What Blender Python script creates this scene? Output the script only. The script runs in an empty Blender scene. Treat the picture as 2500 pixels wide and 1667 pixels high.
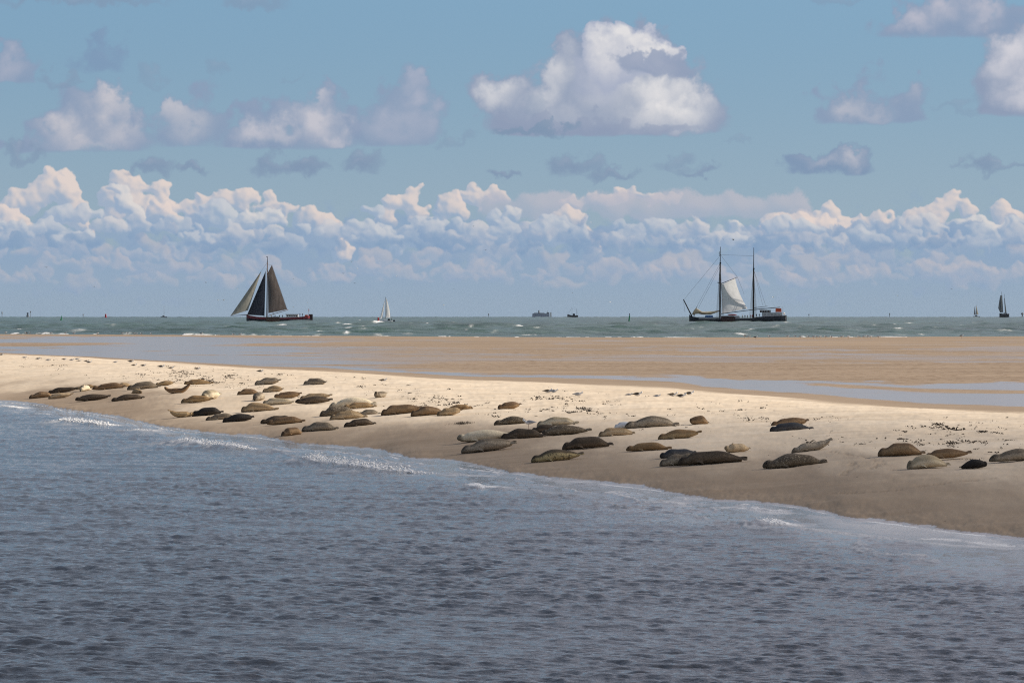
import bpy, bmesh, math, random
import numpy as np
from mathutils import Vector, Matrix, Euler

R = math.radians
rng = np.random.default_rng(7)
random.seed(7)
SC = bpy.context.scene
COL = SC.collection

# ------------------------------------------------------------------ camera
F = 8333.0            # focal length in photo pixels (2500 px wide frame)
YH = 765.2            # eye-level line in photo pixels
HC = 4.1              # height of the lens above the water
RE2 = 1.48e7          # twice the effective earth radius
cd = bpy.data.cameras.new('camera')
cd.sensor_fit = 'HORIZONTAL'; cd.sensor_width = 36.0
cd.lens = F / 2500.0 * 36.0
cd.shift_y = -(833.5 - YH) / 2500.0
cd.clip_start = 1.0; cd.clip_end = 60000.0
cam = bpy.data.objects.new('camera', cd)
cam.location = (0, 0, HC); cam.rotation_euler = (R(90), 0, 0)
COL.objects.link(cam); SC.camera = cam

# ------------------------------------------------------------------ exposure, sun, sky
EXPO = 0.60
SC.view_settings.view_transform = 'Standard'
SC.view_settings.look = 'None'
SC.view_settings.exposure = EXPO
SC.view_settings.gamma = 1.0
SC.view_settings.use_curve_mapping = False
SC.cycles.use_denoising = False
SC.cycles.filter_width = 1.15
SUN_AZ, SUN_EL = 76.0, 29.0      # azimuth to the right of the view direction
sd = bpy.data.lights.new('sun', 'SUN')
sd.energy = 4.2; sd.angle = R(0.5); sd.color = (1.0, 0.90, 0.76)
sun = bpy.data.objects.new('sun', sd); COL.objects.link(sun)
sv = Vector((math.sin(R(SUN_AZ)) * math.cos(R(SUN_EL)), math.cos(R(SUN_AZ)) * math.cos(R(SUN_EL)), math.sin(R(SUN_EL))))
sun.rotation_euler = sv.to_track_quat('Z', 'Y').to_euler()
sun.location = (60, 60, 60)

def lin(c):
    c = np.asarray(c, dtype=np.float64) / 255.0
    return np.where(c <= 0.04045, c / 12.92, ((c + 0.055) / 1.055) ** 2.4)

def rad(c):                       # radiance that shows as this sRGB colour
    return lin(c) / 2 ** EXPO

def fbm(h, w, beta=1.7, seed=0, ax=1.0, lo=0.0):
    g = np.random.default_rng(seed)
    fy = np.fft.fftfreq(h)[:, None] * h; fx = np.fft.rfftfreq(w)[None, :] * w
    k = np.sqrt((fx * h / w * ax) ** 2 + fy ** 2); k[0, 0] = 1
    amp = k ** (-beta); amp[k < lo] = 0; amp[0, 0] = 0
    ph = g.uniform(0, 2 * np.pi, k.shape)
    n = np.fft.irfft2(amp * np.exp(1j * ph), s=(h, w))
    return (n / n.std()).astype(np.float32)

def blur(a, r):
    r = int(r)
    if r < 1: return a
    for _ in range(3):
        for ax in (0, 1):
            n = 2 * r + 1
            pad = [(0, 0), (0, 0)]; pad[ax] = (r + 1, r)
            c = np.cumsum(np.pad(a, pad, mode='edge'), axis=ax, dtype=np.float64)
            a = ((c[n:] - c[:-n]) if ax == 0 else (c[:, n:] - c[:, :-n])) / n
            a = a.astype(np.float32)
    return a

def sstep(a, b, x):
    t = np.clip((x - a) / (b - a), 0, 1); return t * t * (3 - 2 * t)

# ---- cumulus field: heaps of puffs lit from the sun's side, by azimuth and elevation
TX = 1.5
CX0, CX1, CY0, CY1 = -700.0, 3200.0, -900.0, 790.0
CW, CH = int((CX1 - CX0) / TX), int((CY1 - CY0) / TX)
cRGB = np.zeros((CH, CW, 3), np.float32); cA = np.zeros((CH, CW), np.float32)
nW1 = fbm(CH, CW, 1.55, 11, lo=20); nW2 = fbm(CH, CW, 1.55, 12, lo=20)
nF = fbm(CH, CW, 1.25, 13, lo=26); nS = fbm(CH, CW, 1.6, 14, lo=9)
LV = np.array([0.66, 0.66, 0.36]); LV = LV / np.linalg.norm(LV)

def over(y0, y1, x0, x1, rgb, a):
    s = (slice(y0, y1), slice(x0, x1))
    cRGB[s] = cRGB[s] * (1 - a[..., None]) + rgb * a[..., None]
    cA[s] = cA[s] * (1 - a) + a

def heap(puffs, lit, shade, soft=2.0, warp=5.0, erode=0.3, amax=1.0, base=None, basefade=30, fade=None, gain=1.0, bias=0.0, gloom=0.35):
    """puffs: (x, y, r, z) in photo-pixel units of azimuth / elevation."""
    xs = [p[0] for p in puffs]; ys = [p[1] for p in puffs]; rs = max(p[2] for p in puffs)
    m = rs + 40
    x0 = max(0, int((min(xs) - m - CX0) / TX)); x1 = min(CW, int((max(xs) + m - CX0) / TX))
    y0 = max(0, int((min(ys) - m - CY0) / TX)); y1 = min(CH, int((max(ys) + m - CY0) / TX))
    if x1 - x0 < 4 or y1 - y0 < 4: return
    yy, xx = np.mgrid[y0:y1, x0:x1].astype(np.float32)
    w1, w2 = nW1[y0:y1, x0:x1], nW2[y0:y1, x0:x1]
    X = CX0 + xx * TX + warp * w1; Y = CY0 + yy * TX + warp * w2
    H = np.full(X.shape, -1e3, np.float32)
    for (px, py, r, z) in puffs:
        a0 = max(0, int((px - r - 3 * warp - CX0) / TX) - x0); a1 = int((px + r + 3 * warp - CX0) / TX) - x0 + 1
        b0 = max(0, int((py - r - 3 * warp - CY0) / TX) - y0); b1 = int((py + r + 3 * warp - CY0) / TX) - y0 + 1
        if a1 <= a0 or b1 <= b0: continue
        s = (slice(b0, b1), slice(a0, a1))
        d2 = r * r - (X[s] - px) ** 2 - ((Y[s] - py) * 1.12) ** 2
        h = np.where(d2 > 0, z + np.sqrt(np.maximum(d2, 0)), -1e3)
        H[s] = np.maximum(H[s], h)
    cov = (H > -500).astype(np.float32)
    lo = min(p[3] for p in puffs) - 2
    H = np.where(cov > 0, H, lo)
    def lam(b):
        G = blur(H, b)
        gy, gx = np.gradient(G, TX)
        n = 1 / np.sqrt(gx * gx + gy * gy + 1)
        return np.clip((-gx * LV[0] + gy * LV[1] + LV[2]) * n, -0.4, 1)
    fw = 0.40 if soft < 3 else 0.34
    l = fw * lam(soft) + 0.28 * lam(soft * 3 + 2) + (0.90 - fw) * lam(soft * 9 + 6)
    a = blur(cov, soft)
    if base is not None:
        a = a * sstep(base + 10, base - basefade, CY0 + yy * TX + 5 * nS[y0:y1, x0:x1])
        hh = np.clip((base - Y) / max(20.0, base - min(ys)), 0, 1)
        l = l * (1 - gloom + gloom * hh * 1.3)
    a = sstep(erode * 0.9, erode * 0.9 + 0.42, a + 0.15 * erode * nF[y0:y1, x0:x1] + 0.20 * erode * nS[y0:y1, x0:x1]) * amax
    if fade is not None: a = a * fade(CX0 + xx * TX, CY0 + yy * TX)
    t = np.clip(l * gain * 1.15 + bias + 0.05 * nS[y0:y1, x0:x1], 0, 1)[..., None]
    t = t * t * (3 - 2 * t) * 0.6 + t * 0.4
    over(y0, y1, x0, x1, (np.asarray(shade, np.float32) * (1 - t) + np.asarray(lit, np.float32) * t), a.astype(np.float32))

def puffset(g, lumps, kids=5, gens=2, ratio=0.52, flat=None, up=0.5):
    """lumps: (x, y, r). Each grows smaller puffs around its rim."""
    out = [(x, y, r, g.uniform(-0.35, 0.35) * r) for x, y, r in lumps]
    cur = list(out)
    for _ in range(gens):
        nxt = []
        for (x, y, r, z) in cur:
            for _ in range(kids):
                a = g.uniform(0, 2 * math.pi)
                if g.random() < up: a = g.uniform(-0.25 * math.pi, 1.25 * math.pi)
                q = r * g.uniform(0.45, 0.95)
                rr = r * ratio * g.uniform(0.55, 1.15)
                nx, ny = x + q * math.cos(a), y - q * math.sin(a) * 0.9
                if flat is not None and ny > flat - rr * 0.2: continue
                nxt.append((nx, ny, rr, z + math.sqrt(max(0, r * r - q * q)) * 0.8 + g.uniform(-0.2, 0.3) * rr))
        out += nxt; cur = nxt
    return out

def lumpline(g, pts, rmin, rmax, n, depth):
    """lumps filling the area under an outline pts [(x, ytop)...] down by `depth`."""
    xs = np.array([p[0] for p in pts], float); ys = np.array([p[1] for p in pts], float)
    L = []
    for _ in range(n):
        x = g.uniform(xs[0], xs[-1]); r = g.uniform(rmin, rmax)
        yt = np.interp(x, xs, ys)
        L.append((x, yt + r * 0.8 + g.random() ** 1.4 * depth, r))
    return L

def make_clouds():
    g = np.random.default_rng(21)
    WARM, CREAM, COOLW = rad((230, 214, 206)), rad((222, 217, 214)), rad((204, 206, 211))
    BLUE, BLUE2, SLATE = rad((142, 166, 194)), rad((152, 172, 196)), rad((131, 158, 190))
    MAUVE, LAV = rad((190, 188, 202)), rad((134, 149, 178))
    # --- veil of far cloud under the band, melting into the haze of the horizon
    yy = (CY0 + (np.arange(CH) + 0.5) * TX)[:, None] * np.ones((1, CW), np.float32)
    veil = sstep(500, 620, yy + 26 * nS) * 0.92
    vc = np.zeros((CH, CW, 3), np.float32)
    k = sstep(560, 770, yy)[..., None]
    vc[:] = rad((140, 165, 194)) * (1 - k) + rad((150, 170, 190)) * k
    over(0, CH, 0, CW, vc, veil.astype(np.float32))
    # --- back row, warm tops standing against the blue
    back = [
        ([(-650, 500), (-560, 430), (-420, 470), (-330, 520)], 18, 34, 24, 60),
        ([(15, 500), (60, 445), (110, 412), (138, 396), (170, 420), (195, 470), (230, 495)], 16, 32, 30, 70),
        ([(225, 500), (290, 412), (306, 420), (340, 450), (372, 415), (402, 440), (412, 478)], 13, 25, 32, 75),
        ([(400, 490), (470, 480), (560, 462), (606, 452), (660, 462), (674, 485), (712, 498)], 12, 24, 34, 45),
        ([(925, 500), (960, 462), (1008, 446), (1025, 480)], 13, 24, 16, 45),
        ([(1115, 462), (1144, 446), (1168, 458), (1215, 452), (1244, 478)], 8, 16, 26, 20),
        ([(1380, 478), (1440, 466), (1500, 474), (1535, 447), (1580, 466), (1640, 466), (1672, 468)], 8, 17, 38, 16),
        ([(1860, 512), (1900, 520), (2010, 500), (2075, 530)], 14, 26, 24, 45),
        ([(2085, 530), (2130, 515), (2200, 515)], 11, 20, 14, 30),
        ([(2205, 520), (2250, 500), (2300, 480), (2318, 470), (2352, 486), (2362, 520)], 12, 23, 24, 45),
        ([(2350, 530), (2430, 500), (2500, 512), (2600, 490), (2720, 520)], 16, 28, 30, 45),
        ([(2740, 520), (2850, 450), (2980, 470), (3150, 520)], 18, 34, 28, 60),
    ]
    for pts, a, b, n, dep in back:
        heap(puffset(g, lumpline(g, pts, a, b, n, dep), 4, 2), WARM, rad((160, 176, 198)), soft=2.4, warp=4.6, erode=0.36, amax=0.9, gain=0.95, bias=0.02)
    # --- long flat veil at the right of the middle
    heap(puffset(g, [(x, 500 + g.uniform(-12, 14), g.uniform(18, 34)) for x in np.linspace(1180, 1960, 42)], 4, 1), rad((190, 188, 198)), rad((160, 174, 194)), soft=7, warp=7, erode=0.3, amax=0.75, bias=0.1)
    # --- main row
    main = [
        ([(-690, 540), (-500, 500), (-300, 520), (-120, 500), (-20, 530)], 20, 38, 50, 60),
        ([(-60, 520), (10, 500), (60, 512), (90, 545)], 16, 28, 20, 40),
        ([(130, 500), (190, 498), (235, 500), (255, 515)], 12, 20, 14, 25),
        ([(285, 440), (330, 485), (350, 520), (372, 545)], 13, 22, 18, 25),
        ([(375, 490), (410, 485), (440, 530)], 13, 24, 14, 40),
        ([(490, 500), (530, 482), (570, 510), (585, 545)], 15, 26, 22, 40),
        ([(585, 520), (650, 505), (700, 520)], 12, 22, 18, 22),
        ([(715, 512), (770, 500), (810, 525), (842, 568)], 16, 28, 26, 35),
        ([(880, 500), (905, 492), (930, 510)], 9, 15, 10, 18),
        ([(970, 555), (1010, 540), (1065, 528), (1078, 560)], 15, 24, 20, 28),
        ([(1070, 485), (1105, 465), (1135, 500), (1150, 520)], 14, 22, 18, 28),
        ([(1190, 520), (1215, 512), (1228, 535)], 9, 15, 9, 12),
        ([(1225, 500), (1262, 498), (1300, 530), (1320, 540)], 11, 19, 16, 18),
        ([(1350, 500), (1385, 498), (1420, 530), (1460, 560)], 15, 24, 22, 30),
        ([(1160, 558), (1250, 545), (1350, 548), (1400, 560)], 12, 22, 26, 20),
        ([(1645, 570), (1690, 555), (1740, 570), (1790, 545), (1840, 552)], 14, 24, 30, 30),
        ([(1860, 530), (1930, 520), (2010, 530), (2060, 560)], 16, 26, 34, 36),
        ([(2080, 548), (2150, 535), (2190, 552)], 12, 20, 16, 25),
        ([(2290, 540), (2350, 525), (2430, 535), (2520, 520), (2600, 540)], 15, 26, 34, 36),
        ([(2600, 530), (2750, 500), (2900, 530), (3190, 520)], 20, 36, 40, 50),
    ]
    for i, (pts, a, b, n, dep) in enumerate(main):
        heap(puffset(g, lumpline(g, pts, a, b, n, dep), 4, 2), (CREAM, WARM, COOLW)[i % 3], rad((150, 171, 197)), soft=2.4, warp=4.8, erode=0.36, amax=0.86, gain=1.0, bias=0.0)
    # --- blue shaded bases in front of the main row
    for x in np.arange(-680, 3200, 62):
        y = 575 + g.uniform(-26, 22)
        heap(puffset(g, [(x + g.uniform(-30, 30) + 24 * j, y + g.uniform(-12, 18), g.uniform(14, 30)) for j in range(5)], 4, 1), BLUE2, SLATE if g.random() < 0.6 else BLUE, soft=4, warp=6, erode=0.4, amax=g.uniform(0.45, 0.85), gain=0.8)
    for x in np.arange(-680, 3200, 95):
        y = 556 + g.uniform(-16, 20)
        heap(puffset(g, [(x + g.uniform(-20, 20) + 17 * j, y + g.uniform(-9, 9), g.uniform(8, 17)) for j in range(3)], 4, 1), COOLW, BLUE, soft=2, warp=5, erode=0.35, amax=g.uniform(0.5, 0.9))
    # --- faint pinkish heaps lower down in the haze
    PK = rad((186, 186, 195)); HZ = rad((144, 166, 193))
    for x, y, w in [(1185, 655, 60), (1500, 655, 50), (1640, 640, 60), (1480, 660, 80), (1960, 655, 110), (2060, 640, 70), (1640, 650, 90), (2290, 650, 80), (2360, 670, 80), (1050, 612, 40), (70, 615, 40), (245, 612, 40), (380, 598, 50), (90, 670, 60), (560, 680, 60), (790, 660, 40), (1120, 670, 60), (1330, 650, 70), (2130, 660, 50), (2260, 590, 50), (1950, 610, 40), (2480, 610, 50), (1880, 640, 60), (1740, 665, 60), (920, 625, 60), (640, 640, 50), (-200, 640, 90), (2700, 640, 90), (-420, 620, 80), (2900, 620, 80), (200, 690, 60), (1380, 690, 50), (1800, 690, 60), (1010, 640, 50), (450, 640, 70)]:
        L = [(x + g.uniform(-w, w) * 0.7, y + g.uniform(-0.2, 0.3) * w, g.uniform(0.14, 0.34) * w) for _ in range(9)]
        f = float(np.interp(y, [590, 700], [0.75, 0.5]))
        heap(puffset(g, L, 4, 1), PK, HZ, soft=3, warp=6, erode=0.35, amax=f, base=y + 0.55 * w, basefade=22, gain=1.15, bias=0.1)
    for _ in range(90):          # soft half-lit heaps filling the band down to the haze
        x = g.uniform(-680, 3180); y = g.uniform(565, 690); w = g.uniform(40, 110)
        L = [(x + w * g.uniform(-0.8, 0.8), y - w * 0.25 * g.random(), g.uniform(0.10, 0.24) * w) for _ in range(10)]
        k = (y - 565) / 125
        heap(puffset(g, L, 4, 1), rad((200 - 26 * k, 199 - 18 * k, 205 - 8 * k)), rad((146, 167, 194)), soft=2.5, warp=6, erode=0.4, amax=g.uniform(0.35, 0.75) * (1 - 0.35 * k), base=y + 0.15 * w, basefade=18, gain=1.0)
    for _ in range(46):
        x = g.uniform(-680, 3180); y = g.uniform(590, 735); w = g.uniform(50, 130)
        L = [(x + w * g.uniform(-1, 1), y + g.uniform(-7, 7), g.uniform(6, 15)) for _ in range(12)]
        heap(puffset(g, L, 3, 1), rad((158, 174, 194)), rad((134, 160, 191)), soft=5, warp=8, erode=0.4, amax=g.uniform(0.3, 0.65))
    # --- front heaps of the band, smaller and lower, over the blue bases
    for x in np.arange(-690, 3190, 74):
        y = 548 + g.uniform(-22, 26); w = g.uniform(34, 62); x = x + g.uniform(-30, 30)
        pts = [(x - w, y + 16), (x - w * 0.3, y - g.uniform(0, 12)), (x + w * 0.3, y - g.uniform(0, 14)), (x + w, y + 14)]
        heap(puffset(g, lumpline(g, pts, 9, 17, 16, 26), 4, 2), rad((214, 210, 210)) if g.random() < 0.5 else COOLW, rad((146, 168, 195)), soft=2.0, warp=4.5, erode=0.36, amax=g.uniform(0.55, 0.88), base=y + 44, basefade=30, gain=0.95)
    for x in np.arange(-690, 3190, 120):
        y = 592 + g.uniform(-10, 14); w = g.uniform(60, 130); x = x + g.uniform(-50, 50)
        heap(puffset(g, [(x + g.uniform(-w, w), y + g.uniform(-6, 6), g.uniform(7, 15)) for _ in range(16)], 3, 1), rad((146, 168, 194)), rad((128, 156, 188)), soft=3, warp=8, erode=0.45, amax=g.uniform(0.4, 0.75), gain=0.7)
    for x in np.arange(-690, 3190, 98):
        y = 652 + g.uniform(-22, 26); w = g.uniform(44, 84); x = x + g.uniform(-40, 40)
        pts = [(x - w, y + 12), (x - w * 0.2, y - g.uniform(6, 24)), (x + w * 0.4, y - g.uniform(0, 18)), (x + w, y + 14)]
        heap(puffset(g, lumpline(g, pts, 9, 18, 15, 26), 4, 2), rad((190, 188, 196)), rad((148, 169, 194)), soft=2.4, warp=5, erode=0.36, amax=g.uniform(0.35, 0.68), base=y + 40, basefade=30, gain=1.0)
    # --- vapour clouds: thin frayed rims darker than the sky, thick parts catching the sun
    NV = [fbm(CH, CW, 1.95, 40 + i, lo=14) for i in range(3)]; NB_ = fbm(CH, CW, 2.1, 45, lo=8)
    def vapour(body, lights, edge, lit, amax=0.92, fray=0.30, base=None, sharp=0.54, seed=0, lw=1.0):
        xs = [q[0] for q in body]; ys = [q[1] for q in body]; m = max(max(q[2], q[3]) for q in body) * 1.6 + 30
        x0 = max(0, int((min(xs) - m - CX0) / TX)); x1 = min(CW, int((max(xs) + m - CX0) / TX))
        y0 = max(0, int((min(ys) - m - CY0) / TX)); y1 = min(CH, int((max(ys) + m - CY0) / TX))
        yy, xx = np.mgrid[y0:y1, x0:x1].astype(np.float32); sl = (slice(y0, y1), slice(x0, x1))
        n = np.roll(NV[seed % 3], seed * 131, axis=1)[sl]; nb = np.roll(NB_, seed * 77, axis=1)[sl]; fine = np.roll(nF, seed * 53, axis=1)[sl]
        X = CX0 + xx * TX + 2.5 * nW1[sl] + 10 * nb; Y = CY0 + yy * TX + 2.0 * nW2[sl] + 8 * n
        env = np.zeros_like(X)
        for (px, py, rx, ry, *w) in body:
            e_ = np.exp(-(((X - px) / rx) ** 2 + ((Y - py) / ry) ** 2) * 0.75) * (w[0] if w else 1.0)
            env = 1 - (1 - env) * (1 - np.clip(e_, 0, 0.995))
        if base is not None: env = env * sstep(base + 9, base - 12, CY0 + yy * TX + 3 * nb)
        dens = env + fray * (0.55 * n + 0.35 * nb + 0.05 * fine) * (1.1 - 0.75 * env) * sstep(0.10, 0.42, env)
        a_ = sstep(0.30, 0.30 + sharp, dens)
        lt = np.zeros_like(X)
        for (px, py, rx, ry, *w) in lights:
            # the sunny side: brighter towards upper right of each bulge
            e_ = np.exp(-(((X - px) / rx) ** 2 + ((Y - py) / ry) ** 2)) * (w[0] if w else 1.0)
            lt = np.maximum(lt, e_) * 0.75 + 0.25 * (1 - (1 - lt) * (1 - np.clip(e_, 0, 1)))
        lt = lt * (0.90 + 0.11 * n + 0.015 * fine + 0.08 * nb) * sstep(0.35, 0.85, dens) * lw
        D2 = blur(dens, 7); gy, gx = np.gradient(D2, TX)
        lt = np.clip(lt + np.clip((-gx * LV[0] + gy * LV[1]) * 5.0, -0.22, 0.22) * sstep(0.4, 0.9, dens), 0, 1)[..., None]
        over(y0, y1, x0, x1, np.asarray(edge, np.float32) * (1 - lt) + np.asarray(lit, np.float32) * lt, (a_ * amax).astype(np.float32))
    ED = rad((138, 156, 183)); LT = rad((197, 195, 203)); DK = rad((130, 151, 177))
    # upper left group
    vapour([(150, 335, 75, 38), (220, 300, 75, 60), (275, 270, 45, 55), (320, 335, 70, 42), (60, 372, 55, 22, 0.8), (110, 330, 50, 40, 0.6), (200, 250, 50, 40, 0.5)], [(165, 325, 56, 40, 0.85), (282, 248, 48, 44, 0.98), (278, 315, 56, 58, 0.9), (220, 350, 100, 26, 0.75)], ED, LT, base=378, seed=1)
    vapour([(425, 285, 60, 34), (450, 320, 60, 40, 0.9), (390, 330, 60, 36, 0.75), (510, 225, 34, 40, 0.5), (500, 290, 40, 55, 0.55), (540, 320, 50, 35, 0.6)], [(420, 280, 62, 34, 0.88), (458, 305, 44, 40, 0.82)], ED, LT, base=366, seed=2, amax=0.85)
    vapour([(600, 335, 60, 34), (640, 310, 60, 45), (700, 325, 60, 40), (780, 300, 70, 65), (820, 330, 45, 40), (630, 265, 40, 24, 0.7), (800, 240, 50, 24, 0.7), (575, 340, 50, 30, 0.6)], [(620, 322, 50, 28, 0.95), (690, 318, 46, 26, 0.85), (780, 300, 52, 52, 1.0), (770, 240, 34, 16, 0.7), (820, 340, 34, 26, 0.9)], ED, rad((199, 197, 206)), base=368, seed=3)
    vapour([(900, 320, 65, 45, 0.8), (960, 290, 65, 65, 0.9), (1000, 240, 45, 55, 0.85), (1035, 300, 45, 55, 0.9), (1020, 200, 34, 30, 0.7), (940, 345, 80, 24, 0.7), (1065, 270, 30, 60, 0.4)], [(1028, 280, 42, 64, 0.78), (1015, 200, 28, 34, 0.6), (970, 310, 75, 46, 0.6)], ED, rad((180, 182, 199)), base=360, seed=4, amax=0.82)
    vapour([(30, 170, 50, 44), (60, 195, 45, 22, 0.8), (40, 135, 40, 18, 0.6)], [(32, 165, 32, 36, 0.75)], ED, rad((180, 181, 197)), base=216, seed=5, amax=0.85)
    vapour([(235, 145, 60, 36, 0.8), (280, 118, 32, 36, 0.8), (250, 165, 60, 20, 0.6)], [], rad((124, 147, 179)), LT, seed=6, amax=0.6)
    vapour([(-150, 200, 130, 60), (-280, 210, 90, 45), (-60, 240, 60, 34, 0.8)], [(-160, 190, 90, 40, 0.9)], ED, LT, base=270, seed=7)
    # the large cumulus: body, sunlit head, sunlit flank, dark rag in front, shaded foot
    HL = rad((226, 224, 225)); HS = rad((143, 157, 182))
    vapour([(1205, 215, 48, 38), (1230, 245, 40, 24, 0.9), (1300, 270, 75, 55), (1350, 200, 62, 62), (1385, 130, 20, 24, 0.7), (1420, 250, 90, 80), (1500, 170, 90, 90), (1540, 115, 90, 50), (1600, 220, 105, 75), (1640, 270, 100, 50), (1500, 290, 190, 38), (1270, 305, 80, 24, 0.9), (1730, 260, 34, 34, 0.65), (1730, 300, 40, 18, 0.65)],
           [(1215, 232, 44, 34, 0.68), (1350, 165, 56, 46, 0.72), (1325, 215, 40, 56, 0.68), (1620, 220, 110, 56, 0.80), (1668, 265, 60, 62, 0.95), (1590, 275, 110, 48, 0.62), (1500, 210, 80, 70, 0.5), (1400, 280, 120, 40, 0.22)], HS, HL, base=336, seed=8, fray=0.20, amax=0.97, sharp=0.45)
    vapour([(1470, 150, 44, 62), (1490, 108, 44, 40), (1530, 110, 46, 40), (1575, 122, 44, 32), (1620, 134, 40, 18, 0.9), (1500, 150, 70, 50)], [(1480, 120, 60, 60, 1.0), (1540, 100, 60, 40, 1.0), (1600, 122, 60, 30, 1.0)], rad((170, 178, 198)), HL, seed=9, fray=0.14, amax=0.97, sharp=0.20)
    vapour([(1475, 160, 52, 70, 0.9), (1460, 210, 60, 60, 0.6)], [(1480, 140, 44, 60, 0.85)], rad((160, 170, 194)), HL, seed=17, fray=0.2, amax=0.6)
    vapour([(1560, 158, 58, 26), (1620, 158, 60, 24), (1675, 165, 40, 26, 0.8), (1530, 150, 34, 24, 0.8)], [(1545, 150, 34, 18, 0.35), (1600, 165, 40, 16, 0.3)], rad((146, 159, 184)), rad((180, 184, 200)), seed=10, fray=0.22, amax=0.86, sharp=0.5)
    vapour([(1420, 312, 150, 24), (1580, 316, 110, 16, 0.9), (1300, 305, 90, 28)], [], rad((143, 156, 181)), LT, seed=18, amax=0.62, base=338)
    vapour([(1240, 322, 70, 14, 0.9), (1330, 318, 90, 12, 0.8)], [], rad((124, 148, 174)), LT, seed=11, amax=0.75)
    # right hand clouds
    vapour([(2010, 280, 50, 28, 0.8), (2070, 265, 60, 46), (2130, 280, 60, 34), (2215, 250, 40, 55, 0.85), (2240, 285, 50, 28, 0.8), (2135, 185, 26, 28, 0.5), (1985, 275, 34, 26, 0.6)], [(2075, 270, 44, 30, 0.8), (2125, 285, 46, 24, 0.75), (2220, 225, 22, 30, 0.45)], ED, rad((186, 187, 199)), base=308, seed=12, amax=0.86)
    vapour([(1950, 402, 44, 22, 0.85), (2010, 400, 60, 22), (2075, 392, 50, 32), (2095, 410, 40, 22, 0.9)], [(2080, 388, 30, 22, 0.9), (2010, 396, 40, 14, 0.5)], rad((127, 149, 178)), rad((186, 187, 199)), base=432, seed=13, amax=0.88)
    vapour([(2190, 70, 65, 30, 0.9), (2260, 50, 70, 44), (2340, 30, 70, 60), (2400, 60, 60, 50, 0.9), (2450, 60, 60, 40, 0.7)], [(2230, 58, 50, 26, 0.85), (2300, 20, 40, 34, 0.8), (2385, 30, 36, 44, 0.95)], ED, rad((190, 189, 202)), base=104, seed=14)
    vapour([(2440, 150, 60, 55), (2490, 130, 60, 60), (2480, 210, 55, 60), (2500, 250, 60, 50), (2560, 170, 80, 90), (2620, 220, 60, 60), (2400, 200, 26, 50, 0.6), (2440, 275, 50, 22, 0.7)], [(2470, 130, 60, 42, 0.95), (2440, 165, 46, 36, 0.8), (2490, 225, 44, 46, 0.95), (2560, 170, 90, 80, 0.9)], HS, rad((212, 210, 217)), base=292, seed=15, fray=0.26, amax=0.95)
    vapour([(2800, 170, 120, 70), (2950, 150, 130, 90), (3050, 210, 90, 50)], [(2850, 150, 90, 50, 0.9), (2980, 130, 90, 60, 0.9)], ED, LT, base=280, seed=16)
    for i, (x, y, w, h, a) in enumerate([(700, 405, 70, 24, 0.85), (760, 405, 46, 16, 0.8), (890, 390, 46, 24, 0.7), (870, 402, 40, 14, 0.7), (1385, 400, 52, 26, 0.85), (1440, 404, 60, 20, 0.7), (1490, 424, 60, 13, 0.85), (1640, 392, 46, 20, 0.55), (1700, 412, 40, 13, 0.85), (1660, 408, 60, 12, 0.4), (1222, 424, 36, 10, 0.9), (2390, 392, 46, 22, 0.6), (2440, 408, 66, 12, 0.7), (2320, 392, 22, 12, 0.5), (475, 414, 34, 12, 0.85), (440, 412, 24, 8, 0.6), (375, 408, 56, 18, 0.85), (50, 378, 50, 20, 0.75), (150, 200, 46, 16, 0.6), (370, 190, 36, 22, 0.4), (530, 160, 34, 22, 0.4), (1105, 340, 46, 14, 0.4), (2050, 4, 60, 12, 0.45), (2330, 262, 70, 14, 0.35), (200, 2, 200, 18, 0.7), (620, 6, 80, 18, 0.6), (700, 190, 20, 8, 0.3), (1300, 250, 30, 20, 0.3), (1790, 345, 40, 8, 0.3)]):
        vapour([(x, y, w, h), (x + w * 0.5, y + h * 0.3, w * 0.5, h * 0.5, 0.8), (x - w * 0.5, y + h * 0.25, w * 0.5, h * 0.55, 0.7)], [(x, y - h * 0.2, w * 0.4, h * 0.4, 0.22)], DK, rad((170, 178, 196)), amax=a, seed=20 + i, fray=0.26, sharp=0.75)
    # clouds above the frame, mirrored by the water
    for k in range(30):
        x = g.uniform(-650, 3150); y = g.uniform(-820, -140); w = g.uniform(110, 260); h = w * 0.42
        vapour([(x + w * g.uniform(-0.8, 0.8), y + h * g.uniform(-0.5, 0.4), w * g.uniform(0.4, 0.7), h * g.uniform(0.5, 0.9)) for _ in range(5)], [(x + w * 0.2, y - h * 0.2, w * 0.6, h * 0.5, 0.9)], ED, rad((196, 194, 204)), base=y + 0.8 * h, seed=60 + k)

make_clouds()
img = bpy.data.images.new('cumulus_field', CW, CH, alpha=True, float_buffer=True)
px = np.ones((CH, CW, 4), np.float32)
px[..., :3] = np.where(cA[..., None] > 1e-3, cRGB / np.maximum(cA[..., None], 1e-3), 0); px[..., 3] = cA
img.alpha_mode = 'CHANNEL_PACKED'
img.colorspace_settings.name = 'Linear Rec.709'
img.pixels.foreach_set(px[::-1].ravel()); img.update(); img.pack()

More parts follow.
